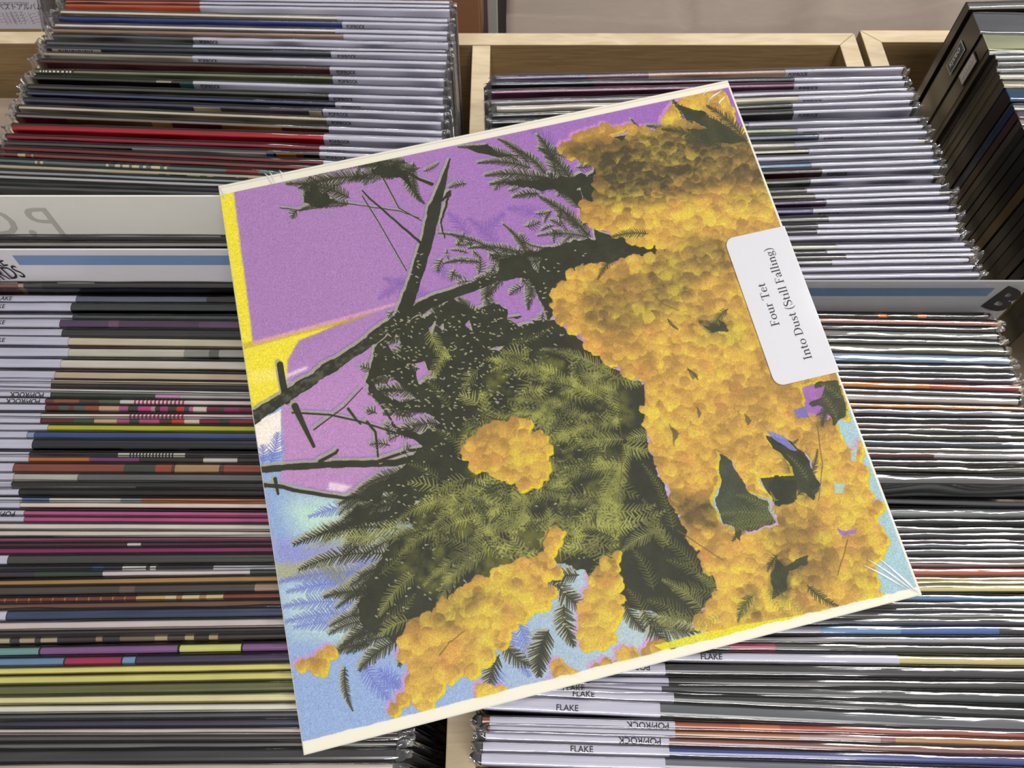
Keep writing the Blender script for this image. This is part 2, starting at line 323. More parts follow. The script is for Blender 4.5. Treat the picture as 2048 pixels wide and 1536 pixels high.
    gl = [((1240,760),(1090,700)),((1240,790),(1130,760)),((1210,800),(1060,760)),((1180,840),(1020,800)),((1120,830),(990,850)),((1220,850),(1120,880)),((1100,760),(990,720)),
          ((1250,880),(1130,905)),((1255,940),(1130,960)),((1250,930),(1200,1050)),((1262,900),(1240,1070)),((1250,1010),(1120,1010)),((1240,1080),(1100,1040)),((1120,990),(960,1040)),
          ((1100,1040),(930,1090)),((1060,980),(1050,1060)),((980,990),(860,1060)),((1000,1080),(850,1170)),((940,1040),(800,1110)),((930,1130),(880,1210)),((900,1000),(800,1040)),
          ((1180,1070),(1090,1110)),((1240,1110),(1180,1180)),((1140,890),(1080,810)),((1020,880),(930,850)),((960,1120),(880,1180)),((830,1150),(760,1230)),((820,1240),(760,1270)),
          ((1500,1030),(1440,1060)),((1560,1040),(1460,1070)),((1560,1000),(1480,1000)),((1640,1180),(1560,1240)),((1650,1150),(1600,1250)),((1700,1160),(1640,1230)),((1420,1230),(1330,1160)),
          ((1460,1190),(1400,1150)),((1400,1260),(1310,1230)),((1380,1290),(1320,1240)),((1440,1060),(1370,1040)),((1340,1090),(1290,1040)),((1330,1060),(1250,1100)),((1320,870),(1260,880)),
          ((900,700),(870,760)),((960,740),(930,780)),((860,660),(900,720)),((1010,740),(1060,700)),((700,1180),(640,1130)),((820,1050),(720,1090)),((800,1080),(610,1100))]
    for a, b in gl: FG(a, b, ll=22, sp=5.2, w=1.5)
    for k in range(150):
        x, y = rng.uniform(880, 1270), rng.uniform(720, 1130); t = rng.uniform(0, 6.28); l = rng.uniform(50, 95)
        q = T([(x, y)])[0].astype(int)
        if gz[min(max(q[1],0),N-1), min(max(q[0],0),N-1)] > .5: FG((x, y), (x+math.cos(t)*l, y+math.sin(t)*l*.6), ll=rng.uniform(14, 28), sp=rng.uniform(6, 9), w=rng.uniform(1.3, 2.3), stem=.8)
    gcol = (np.array([158, 160, 84], np.float32)*(.6+.7*n2[..., None]))/255
    ga = (G*(.55+.5*n1)*np.clip(D+.6*(1-D), 0, 1)).clip(0, 1)[..., None]
    C[:] = C*(1-ga)+gcol*ga
    G2 = np.zeros((N, N), np.float32)           # dark leaves over the lit ones
    for k in range(60):
        x, y = rng.uniform(860, 1270), rng.uniform(700, 1160); t = rng.uniform(0, 6.28); l = rng.uniform(40, 90)
        FG((x, y), (x+math.cos(t)*l, y+math.sin(t)*l*.6), M=G2, ll=16, sp=6, w=1.2)
    over(C, (48, 52, 32), G2*blur(gz, 4)*.75)
    # ---------- blossom ----------
    Bm = np.zeros((N, N), np.float32)           # coverage
    tone = np.zeros((N, N), np.float32)
    regions = [
     [(1118,300),(1160,275),(1240,252),(1330,262),(1345,215),(1400,192),(1462,190),(1482,250),(1520,300),(1572,470),(1625,600),(1690,762),(1716,870),(1760,1010),(1772,1080),(1755,1130),(1770,1195),(1640,1230),(1540,1255),(1430,1272),(1400,1250),(1440,1180),(1410,1120),(1370,1040),(1330,960),(1305,880),(1290,830),(1290,765),(1250,742),(1208,716),(1160,670),(1120,640),(1104,600),(1150,545),(1250,525),(1350,500),(1260,485),(1180,450),(1165,415),(1200,395),(1190,340)],
     [(922,905),(955,880),(985,845),(1062,842),(1060,872),(1105,872),(1102,962),(1050,975),(1000,962),(950,935)],
     [(1112,1092),(1035,1128),(960,1160),(880,1212),(832,1240),(800,1290),(822,1350),(806,1400),(868,1422),(892,1362),(962,1340),(1002,1290),(1052,1240),(1082,1185),(1118,1150)],
     [(1185,1140),(1240,1110),(1248,1200),(1240,1262),(1200,1300),(1158,1288),(1165,1220)],
     [(596,1330),(640,1300),(668,1308),(650,1352),(622,1345)],[(950,1378),(1008,1372),(1004,1396),(948,1402)],[(1112,1330),(1160,1340),(1172,1368),(1108,1372)],
     [(1190,1338),(1232,1318),(1236,1340),(1190,1352)],[(1250,1300),(1270,1285),(1292,1318),(1252,1330)],[(1296,1290),(1330,1285),(1340,1310),(1304,1320)],
     [(1095,1060),(1140,1060),(1130,1090),(1100,1096)],[(1060,1190),(1110,1180),(1100,1215),(1070,1215)]]
    regm = np.zeros((N, N), np.float32)
    for r in regions: np.maximum(regm, poly(r, 5), out=regm)
    notch = [[(1520,958),(1600,950),(1600,1000),(1560,1010)],[(1440,905),(1468,925),(1502,985),(1548,1000),(1560,1050),(1500,1068),(1450,1048),(1432,1000),(1446,955)],
             [(1536,872),(1580,880),(1620,910),(1645,970),(1632,1000),(1600,975),(1585,925),(1550,898)],[(1610,775),(1650,765),(1690,810),(1660,840),(1620,825)],
             [(1676,830),(1715,850),(1722,900),(1700,895)],[(1355,215),(1362,212),(1420,232),(1400,245),(1370,240)],[(1225,276),(1262,262),(1252,285)]]
    nm = np.zeros((N, N), np.float32)
    for r in notch: np.maximum(nm, poly(r, 5), out=nm)
    sel = regm*(1-nm)
    pts = []
    for k in range(9000):
        x, y = rng.randint(0, N), rng.randint(0, N)
        if sel[y, x] > .5: pts.append((x, y))
    pts += [tuple(T([(790,1420)])[0]), tuple(T([(1749,1116)])[0]), tuple(T([(1088,882)])[0]), tuple(T([(1310,827)])[0]), tuple(T([(1320,880)])[0]), tuple(T([(1755,1075)])[0]), tuple(T([(1764,1012)])[0])]
    ncap = len(pts)
    core = poly([(0,0),(1,0),(1,1)], 0)*0
    core = np.clip((blur(sel, 5)-.62)*4, 0, 1)*sel; np.maximum(Bm, core, out=Bm); tone += core*.45
    for i, (x, y) in enumerate(pts):
        r = rng.uniform(11, 17) if i < ncap-7 else 15
        x0, x1, y0, y1 = int(max(x-r-2, 0)), int(min(x+r+3, N)), int(max(y-r-2, 0)), int(min(y+r+3, N))
        X, Y = xx[y0:y1, x0:x1]-x, yy[y0:y1, x0:x1]-y
        d = np.hypot(X, Y) + (n3[y0:y1, x0:x1]-.5)*7
        c = np.clip((r-d)/2, 0, 1)
        s = Bm[y0:y1, x0:x1]; np.maximum(s, c, out=s)
        t = tone[y0:y1, x0:x1]; val = (.47+.2*rng.randn()) + .36*(Y-X*.2)/r - .35*np.clip(d/r-.8, 0, 1)*2
        t += (val-t)*c*.8
    Bm *= 1-nm*.9
    tone = np.clip(tone, -.4, 1.5)
    m2 = shift(Bm, -5, -7)
    out = (1-D)*(1-Bm)
    over(C, (208, 150, 200), blur(m2, 2)*out*.75)
    # shade inside the blossom mass (brown where it turns from the light in the print itself)
    sh = np.zeros((N, N), np.float32)
    for p, v, b in [([(1130,290),(1300,262),(1400,250),(1510,280),(1550,380),(1470,370),(1380,400),(1260,420),(1160,400)], .72, 20), ([(1200,300),(1300,290),(1400,270),(1440,290),(1400,340),(1330,390),(1240,400),(1190,350)], 1.1, 16), ([(1120,290),(1200,275),(1200,330),(1120,320)], .4, 8),
                 ([(1290,520),(1420,500),(1420,560),(1330,640),(1290,600)], .5, 22), ([(1180,560),(1300,540),(1330,640),(1240,680),(1160,640)], .45, 22), ([(1400,640),(1450,640),(1462,665),(1420,668)], 1.0, 3),
                 ([(1530,1020),(1650,1020),(1680,1130),(1640,1200),(1540,1160)], .45, 26), ([(1330,980),(1440,1000),(1440,1060),(1380,1060)], .75, 14), ([(1480,1190),(1520,1170),(1530,1240),(1490,1240)], .5, 12),
                 ([(1550,1110),(1600,1130),(1580,1200),(1540,1190)], .85, 7), ([(820,1250),(900,1200),(960,1170),(1000,1180),(900,1260)], .45, 14), ([(1400,350),(1500,330),(1560,400),(1480,420)], .3, 20),
                 ([(1350,640),(1400,610),(1480,640),(1500,700),(1400,690)], .25, 20), ([(1620,790),(1680,770),(1700,830),(1640,860)], .7, 10), ([(1180,1140),(1240,1110),(1240,1150),(1190,1160)], .3, 8),
                 ([(1370,480),(1450,480),(1480,540),(1400,560)], .5, 14), ([(1560,900),(1620,900),(1640,990),(1600,1010)], .6, 9), ([(1700,1040),(1760,1080),(1750,1180),(1690,1160)], .2, 14)]:
        sh = np.maximum(sh, blur(poly(p, 7), b)*v)
    sh = np.clip(sh*(.75+.5*n2) + (n1-.55)*.6, 0, 1)
    lo, mid, hi, dk = (np.array(c, np.float32)/255 for c in ((172,134,66), (208,168,76), (224,200,74), (70,62,38)))
    t = np.clip(tone*.95 + (n1-.5)*1.2 + (n2-.5)*.7 + .05, 0, 1)[..., None]
    col = np.where(t < .5, lo+(mid-lo)*t*2, mid+(hi-mid)*(t-.5)*2)
    orr = np.clip((noise(50, 2, 9)-.62)*5, 0, 1)[..., None]; col = col*(1-orr*.35)+np.array([214,146,84], np.float32)/255*orr*.35
    shm = np.clip(sh[..., None]*(1.35-.95*t)*(.7+.6*n3[..., None]), 0, 1); col = col*(1-shm*.92)+dk*shm*.92
    rim = np.clip(Bm-shift(Bm, -5, -6), 0, 1)[..., None]; col = col*(1-rim*.7)+np.array([226,208,20], np.float32)/255*rim*.7
    C[:] = C*(1-Bm[..., None])+col*Bm[..., None]
    # leaves that cross the blossom
    L2 = np.zeros((N, N), np.float32)
    for a, b, l in [((1390,250),(1355,210),16),((1500,290),(1420,215),22),((1450,300),(1330,262),20),((1480,280),(1370,225),20),((1460,620),(1430,660),12),((1540,1030),(1470,1080),16),((1690,770),(1650,850),18),((1700,820),(1640,830),16),((1600,990),(1640,900),12),((1560,900),(1600,880),10),((1510,1190),(1480,1240),14),((1560,1110),(1540,1140),10),((1620,1170),(1680,1210),14),((1300,470),(1220,480),14),((1255,500),(1200,560),14),((1340,640),(1360,660),6),((1400,760),(1380,740),6)]:
        FG(a, b, M=L2, ll=l, sp=4.6, w=1.5)
    np.maximum(L2, poly([(1352,215),(1420,235),(1480,270),(1500,285),(1420,290),(1380,262),(1420,260),(1400,250)], 8), out=L2)
    np.maximum(L2, poly([(1640,764),(1684,762),(1700,826),(1672,852),(1655,815),(1622,806),(1640,795)], 9), out=L2)
    for p in [[(1440,905),(1468,925),(1502,985),(1540,1005),(1555,1048),(1500,1062),(1450,1046),(1436,1000),(1446,955)],[(1552,898),(1590,905),(1622,925),(1642,975),(1632,998),(1604,975),(1585,930)],
              [(1412,652),(1440,655),(1445,640),(1462,664),(1430,668)],[(1470,1050),(1488,1060),(1484,1085),(1474,1075)],[(1552,1118),(1572,1130),(1620,1110),(1622,1125),(1580,1140),(1575,1180),(1548,1200),(1546,1160)]]:
        np.maximum(L2, poly(p, 7)*.97, out=L2)
    for p in [[(1340,845),(1360,870),(1355,895)],[(1396,812),(1410,825),(1402,838)],[(1378,735),(1400,750),(1390,760)],[(1495,830),(1508,842),(1500,855)]]:
        np.maximum(L2, poly(p, 5)*.6, out=L2)
    C[:] = C*(1-L2[..., None]*.92)+np.array([54,58,34], np.float32)/255*(.8+.5*n2[..., None])*L2[..., None]*.92
    L3 = np.zeros((N, N), np.float32)          # lit leaves inside the dark pockets
    for a, b, l in [((1560,1040),(1450,1055),20),((1555,1035),(1440,1030),18),((1560,1030),(1480,990),18),((1540,1050),(1450,1070),14),((1620,960),(1580,910),10),((1520,1180),(1480,1250),16),((1540,1170),(1600,1250),16),
                    ((1560,1180),(1650,1240),18),((1430,1170),(1340,1120),20),((1440,1190),(1350,1180),22),((1400,1140),(1300,1060),20),((1380,1240),(1300,1200),22),((1420,1240),(1310,1250),22),((1330,1100),(1290,1000),18),
                    ((1350,1060),(1290,930),16),((1310,1180),(1270,1100),18),((1300,1250),(1260,1180),20),((1680,840),(1640,780),12),((1690,800),(1650,770),12),((1450,1230),(1400,1262),14),((1250,380),(1340,360),9),((1330,330),(1370,300),9),
                    ((850,760),(900,700),16),((900,820),(850,760),16),((930,900),(870,860),16),((880,960),(820,930),16),((760,1150),(820,1080),18),((760,1250),(830,1190),18),((1020,690),(1100,660),14)]:
        FG(a, b, M=L3, ll=l, sp=6.5, w=1.2, stem=.7)
    over(C, (134, 136, 62), L3*.62)
    Tw = np.zeros((N, N), np.float32)
    for p in [[(1310,590),(1330,610),(1362,622)],[(880,1310),(900,1285),(930,1262)],[(1700,1080),(1680,1150)],[(1640,850),(1650,930),(1642,1000)],[(1240,830),(1250,900),(1240,1000)],[(1100,1060),(1075,1110)],[(1130,1120),(1240,1060)],[(1360,1060),(1450,1120)]]:
        path(Tw, p, 2.6, 2, .5)
    over(C, (110, 96, 40), Tw*.8)
    # stray sky showing through low in the print
    for p, c in [([(1622,785),(1655,770),(1650,795),(1630,800)], (168,110,180)), ([(1592,822),(1618,810),(1622,835),(1600,838)], (120,112,190)), ([(1536,862),(1572,872),(1600,900),(1588,900),(1550,878)], (128,132,200)),
                 ([(1672,965),(1696,968),(1692,988),(1676,985)], (168,200,190)), ([(1680,1056),(1700,1062),(1720,1056),(1716,1066),(1690,1070)], (150,110,190)), ([(1708,900),(1718,896),(1716,922),(1706,920)], (168,196,205))]:
        over(C, c, poly(p, 4)*.9)
    # print edge: bright yellow slip along the foot and bare paper margins
    foot = poly([(1310,1290),(1420,1262),(1500,1247),(1640,1222),(1772,1192),(1776,1200),(1640,1232),(1500,1258),(1330,1300)], 2)
    over(C, (222, 214, 30), foot*.9)
    grain = rng.rand(N, N).astype(np.float32); grain = (grain+shift(grain, 1, 0)+shift(grain, 0, 1))/3-.5
    C *= (1+grain[..., None]*.30); C += (rng.rand(N, N, 1).astype(np.float32)-.5)*.05
    paper = np.array([236, 232, 216], np.float32)/255
    top = np.clip((24-yy)/1.5, 0, 1); topw = np.where((xx < 38) & (yy < 22+20*(xx < 34)), 1., 0.)
    mtop = np.clip((22+5*(1-xx/N)-yy)/1.5, 0, 1)
    mtop = np.maximum(mtop, ((xx < 34) & (yy < 26)).astype(np.float32))
    mbot = np.clip((yy-(N-26+7*xx/N+(n2-.5)*(4+4*(xx > 500))))/1.5, 0, 1)
    mr = np.clip((xx-(N-7))/1.5, 0, 1)
    over(C, (236, 232, 216), np.clip(np.maximum(np.maximum(mtop, mbot), mr), 0, 1).astype(np.float32))
    over(C, (200, 196, 186), (np.abs(yy-7) < 1.2).astype(np.float32)*.6)
    return np.clip(C, 0, 1)

# ================================================================== setting
wood = wood_mat((198, 178, 144), (220, 202, 170)); wood_shade = wood_mat((134, 110, 74), (156, 130, 90), 'shaded_wood')  # faces below the rim: the rack's inner shade put into a darker wood colour
o = mesh_obj('floor', *box_vf(-2.5, 2.5, -2, 2.6, -1.12, -1.1), print_mat((110, 100, 90), .8, .2, 0, 'floor_covering')); o['kind'] = 'structure'
RIM = -.0745; BASE = -.338
def bin_rack(x0, x1, y0, y1, label, dividers=()):
    t = thing('record_rack', label, 'rack', ((x0+x1)/2, (y0+y1)/2, BASE-.012)); T = .017
    off = Vector(t.location)
    def p(name, foot, z0, z1):
        v, f = prism([(x-off.x, y-off.y) for x, y in foot], z0-off.z, z1-off.z); o = mesh_obj(name, v, f, [wood, wood_shade], [0 if q == 1 else 1 for q in range(len(f))], t); return bevel(o, .0009)
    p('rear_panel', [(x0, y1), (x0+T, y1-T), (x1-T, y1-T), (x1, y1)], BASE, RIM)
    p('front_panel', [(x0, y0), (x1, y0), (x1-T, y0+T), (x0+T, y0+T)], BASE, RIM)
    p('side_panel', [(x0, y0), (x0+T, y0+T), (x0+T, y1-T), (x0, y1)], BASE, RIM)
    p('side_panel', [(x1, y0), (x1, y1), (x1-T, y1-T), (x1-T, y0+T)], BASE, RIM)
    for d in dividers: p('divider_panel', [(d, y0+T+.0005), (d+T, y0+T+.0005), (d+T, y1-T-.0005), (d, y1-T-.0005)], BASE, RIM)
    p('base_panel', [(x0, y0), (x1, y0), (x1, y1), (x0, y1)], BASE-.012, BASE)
    return t
YF, YN = .638, -.06
bin_rack(-.412, .322, YN, YF, 'pale wooden two-bay record rack holding the left and middle stacks', (-.037,))
bin_rack(.328, .700, YN, YF+.004, 'pale wooden record rack at right edge with mitred rim beside middle rack')
bin_rack(-.80, -.416, YN, YF+.002, 'pale wooden record rack with empty bay at the far left edge')
tb = thing('display_table', 'brown table top underneath the wooden record racks', 'table', (0, .3, -1.1))
mesh_obj('table_top', *box_vf(-1.0, 1.1, -.5, .655, 1.1+BASE-.012-.03, 1.1+BASE-.0122), print_mat((120, 88, 60), .5, .15, .1, 'brown_laminate'), parent=tb)
for lx in (-.95, 1.0):
    for ly in (-.45, .62): mesh_obj('leg', *box_vf(lx-.025, lx+.025, ly-.025, ly+.025, 0, 1.1+BASE-.012-.03), print_mat((60, 50, 42), .5, .1, .1, 'leg_paint'), parent=tb)

# taupe cloth hanging over whatever stands behind the racks
def cloth():
    nx, ny = 110, 60; x0, x1 = -.006, 1.15; v = []; f = []
    r = np.random.RandomState(3); A = [(r.uniform(-14, 14), r.uniform(3, 16), r.uniform(0, 6.28), r.uniform(.002, .006)) for _ in range(9)]
    for j in range(ny+1):
        for i in range(nx+1):
            x = x0+(x1-x0)*i/nx; s = j/ny*1.1
            y = .672+s*.75; z = -.115 - s*.05
            if s < .05: z = -.115-(.05-s)*6; y = .672
            z += sum(a*math.sin(kx*x+ky*s*1.6+ph) for kx, ky, ph, a in A)*(0 if s < .03 else 1)
            d = x-(.178+.05*s); z -= .008*math.exp(-(d/.004)**2)
            z += .012*math.exp(-((x-.42-.5*s)/.03)**2)+.010*math.exp(-((x-.30-.28*s)/.025)**2)
            v.append((x, y, z))
    for j in range(ny):
        for i in range(nx): a = j*(nx+1)+i; f.append((a, a+1, a+nx+2, a+nx+1))
    m = print_mat((140, 127, 116), .95, .10, 0, 'taupe_canvas')
    o = mesh_obj('cloth_cover', v, f, m, smooth=True); so = o.modifiers.new('thickness', 'SOLIDIFY'); so.thickness = .0015
    o['label'] = 'taupe canvas cloth with soft folds and a dark seam behind the racks'; o['category'] = 'cloth'
cloth()
rt = thing('rear_bench', 'dark low bench under the taupe cloth behind the racks', 'bench', (.3, 1.0, -1.1))
mesh_obj('bench_body', *box_vf(-1.1, .9, -.32, .9, 0, .86), print_mat((70, 58, 50), .7, .1, 0, 'dark_board'), parent=rt)
cb = thing('cardboard_box', 'brown cardboard box standing behind the middle rack rim', 'box', (-.075, .74, -.238))
bevel(mesh_obj('carton', *box_vf(-.05, .043, -.05, .05, 0, .20), print_mat((150, 104, 74), .7, .1, 0, 'brown_board'), parent=cb), .001)
kb = thing('cardboard_box', 'closed greyish brown cardboard box inside the far left rack bay', 'box', (-.608, .40, BASE))
bevel(mesh_obj('carton', *box_vf(-.165, .165, -.205, .205, .0005, .215), print_mat((150, 130, 114), .85, .12, 0, 'kraft_board'), parent=kb), .003)
for s_ in (-1, 1): mesh_obj('flap', *box_vf(-.163, .163, min(s_*.001, s_*.203), max(s_*.001, s_*.203), .2152, .2175), print_mat((156, 136, 118), .85, .12, 0, 'kraft_board'), parent=kb)
pp = thing('grey_post', 'narrow pale grey upright strip beside the taupe cloth', 'post', (-.0185, .70, -.238))
bevel(mesh_obj('post', *box_vf(-.006, .004, -.006, .006, 0, .22), print_mat((176, 172, 166), .5, .05, 0, 'grey_paint'), parent=pp), .001)

# ================================================================== records
PAPER = print_mat((204, 203, 219), .5, .04, .0, 'lavender_paper')
FILM = film_mat('clear_film', 1.7, .07, .10, 60., (.25, 5, 1))
FILMR = film_mat('shiny_film', 2.1, .08, .16, 60., (.3, 5, 1))
FILMG = film_mat('glossy_film', 3.2, .15, .14, 60., (.3, 5, 1))
FILMC = film_mat('crinkled_film', 2.0, .10, .6, 120., (1, 1, 1), haze=.06)
H_S = .312
def profile(t, h, r, zt=0.):
    """closed cross-section of a sleeve, rounded along the top: list of (y, z) back bottom -> front bottom"""
    r = min(r, t*.48); P = [(t/2, zt)]
    for a in range(0, 91, 30): P.append((t/2-r+r*math.cos(math.radians(a)), h-r+r*math.sin(math.radians(a))))
    for a in range(90, 181, 30): P.append((-t/2+r+r*math.cos(math.radians(a)), h-r+r*math.sin(math.radians(a))))
    P.append((-t/2, zt)); return P
def extrude_profile(P, xs, close=True, warp=None):
    n = len(P); v = []
    for k, x in enumerate(xs):
        for q, (y, z) in enumerate(P): v.append((x, y, z) if warp is None else warp(x, y, z, q))
    f = []; seg = []
    for i in range(len(xs)-1):
        for q in range(n-1): f.append((i*n+q, i*n+q+1, (i+1)*n+q+1, (i+1)*n+q)); seg.append((i, q))
        if close: f.append((i*n+n-1, i*n, (i+1)*n, (i+1)*n+n-1)); seg.append((i, -1))
    if close: f.append(tuple(range(n))[::-1]); seg.append((0, -1)); f.append(tuple((len(xs)-1)*n+q for q in range(n))); seg.append((len(xs)-2, -1))
    return v, f, seg
def make_record(d):
    """d: yl,xl,yr,xr (top rear edge seen at two photo columns), x0,x1 (ends), t, lean, Z, segs, front, slip, text, bag"""
    Z = d['Z']; a, b = at(d['xl'], d['yl'], Z), at(d['xr'], d['yr'], Z)
    yaw = math.atan2(b.y-a.y, b.x-a.x)
    t = d['t']; W = d['X1']-d['X0']; cx = (d['X0']+d['X1'])/2
    yb = a.y+(cx-a.x)*math.tan(yaw)-t/2
    lean = math.radians(d['lean'])          # positive: top towards the viewer
    root = thing('record_sleeve', d['label'], 'record', (cx, yb+H_S*math.sin(lean), Z-H_S*math.cos(lean)), d['group'])
    root.rotation_euler = (lean, 0, yaw)
    def lx(px):                              # photo column on the top edge -> local x
        p = at(px, d['yl']+(d['yr']-d['yl'])*(px-d['xl'])/(d['xr']-d['xl']), Z); return max(-W/2, min(W/2, p.x-cx))
    segs = d['segs']; front = d.get('front') or segs
    cuts = sorted({-W/2, W/2} | {round(lx(s[0]), 5) for s in segs[1:]} | {round(lx(s[0]), 5) for s in front[1:]})
    cuts = [c for i, c in enumerate(cuts) if i == 0 or c-cuts[i-1] > .0002]
    mats = []; 
    def mi(c):
        m = print_mat(c, .30 if d.get('gloss', 1) else .6, .16, .3 if d.get('gloss', 1) else .1)
        if m not in mats: mats.append(m)
        return mats.index(m)
    def pick(S, x):
        c = S[0][1]
        for s in S[1:]:
            if lx(s[0]) <= x+1e-6: c = s[1]
        return c
    P = profile(t, H_S, .0019); v, f, sg = extrude_profile(P, cuts)
    idx = []
    for i, q in sg:
        xm = (cuts[i]+cuts[min(i+1, len(cuts)-1)])/2
        idx.append(mi(pick(front, xm) if q >= 7 or q == -1 else pick(segs, xm)))
    mesh_obj('cover', v, f, mats, idx, root)
    if d.get('slip'):
        s0, s1 = (lx(q) for q in d['slip']); 
        if s1-s0 > .003:
            P2 = profile(t+.0008, H_S+.0004, .0021, H_S-.10)
            v, f, _ = extrude_profile(P2, [s0, s1], close=False)
            ps = mesh_obj('paper_slip', v, f, PAPER, parent=root)
            for (px, body, where, size) in d.get('text', ()):
                X = lx(px)
                if where == 'front': M = frame((X, -t/2-.0006, H_S-.0006), (1, 0, 0), (0, 0, 1)); M = M @ Matrix.Diagonal((1, 1.45, 1, 1)) @ Matrix.Translation((0, -size*.72, 0))
                elif where == 'top': M = frame((X, -t/2+.0007, H_S+.00055), (1, 0, 0), (0, 1, 0))
                elif where == 'top_back': M = frame((X, t/2-.0007, H_S+.00055), (-1, 0, 0), (0, -1, 0))
                else: M = frame((X, t/2+.0006, H_S-.0012), (-1, 0, 0), (0, 0, 1)) @ Matrix.Translation((0, -size, 0))
                put_text(body, size, M, ps, bold=size*.012)
    if d.get('bag'):
        e = .0010; fl, fr = d['bag']; L, R_ = -W/2-fl, W/2+fr
        xs = ([L+fl*i/5 for i in range(5)] if fl > 0 else [])+[-W/2-.0004+(W+.0008)*i/52 for i in range(53)]+[R_-fr*i/5 for i in range(4, -1, -1)]
        rr = random.random()*10; amp = d.get('crinkle', .0003)*(.36 if d.get('shine') else .6); k1, k2, k3, k4 = (random.uniform(.6, 1.4) for _ in range(4)); fl2 = random.uniform(-.0015, .003)
        def warp(x, y, z, q):
            out = max(0, -W/2-x, x-W/2); k = max(0., 1-out/.006) if out > 0 else 1.
            yy = y*(.25+.75*k) if out else y
            zz = z
            if z > .2:
                zz += amp*(math.sin(x*62*k1+rr)+math.sin(x*141*k2+rr*2+q*.5)*.6)
                yy += amp*.5*math.sin(x*90*k3+rr*3+q*.5)
                if out: s = min(out/.004, 1); zz += s*(.0011*math.sin(out*900*k4+q*.9+rr)-out*.35*k1+fl2*s); yy += s*(.0012*math.sin(out*700*k2+q*1.1+rr*2))
            return (x, yy, zz)
        P3 = [(y+(e if y > 0 else -e), z+(e*1.2 if z > H_S-.002 else 0)) for y, z in profile(t, H_S, .0019, H_S-.16)]
        v, f, sg = extrude_profile(P3, xs, close=False, warp=warp)
        idx = [1 if abs(xs[i]+xs[i+1])/2 > W/2-.001 else 0 for i, q in sg]
        mesh_obj('plastic_bag', v, f, [{0: FILM, 1: FILMG, 2: FILMR}[d.get('shine', 0)], FILMC], idx, root, smooth=True)
    return root

LAV = (196, 193, 214)
DK, BK, GR = (62, 62, 62), (30, 29, 30), (110, 110, 110)
BIN = {}
def build_bin(rows, cfg):
    """rows: (desc, y left, y right, segs/colour, extras)"""
    n = len(rows)
    for i, r in enumerate(rows):
        desc, yl, yr, segs = r[:4]; ex = dict(r[4]) if len(r) > 4 else {}
        if isinstance(segs[0], (int, float)): segs = [(0, tuple(segs))]
        d = dict(cfg); d.update(ex); Z = cfg['Z']+ex.get('dz', 0); d['Z'] = Z
        xm = (d['xl']+d['xr'])/2; ym = (yl+yr)/2
        if i+1 < n: pitch = at(xm, ym, Z).y-at(xm, (rows[i+1][1]+rows[i+1][2])/2, Z).y
        j = random.uniform(-1, 1)*cfg.get('jit', 0); d['X0'] += j; d['X1'] += j
        d['t'] = ex.get('t', min(cfg['tmax'], max(.0012, pitch*cfg['fill'])))
        vang = math.degrees(math.atan2(at(xm, ym, Z).y, CAMH-Z))
        d['lean'] = ex.get('lean', cfg['lean'](vang, i/(n-1)))
        d['yl'], d['yr'], d['segs'] = yl, yr, segs
        if 'front' in ex and isinstance(ex['front'][0], (int, float)): d['front'] = [(0, tuple(ex['front']))]
        pv = rows[i-1][0] if i else cfg['first']; nx = rows[i+1][0] if i+1 < n else cfg['last']
        d['label'] = f"{desc} record, {cfg['where']}, between {pv} and {nx}"
        BIN.setdefault(cfg['group'], []).append(make_record(d))

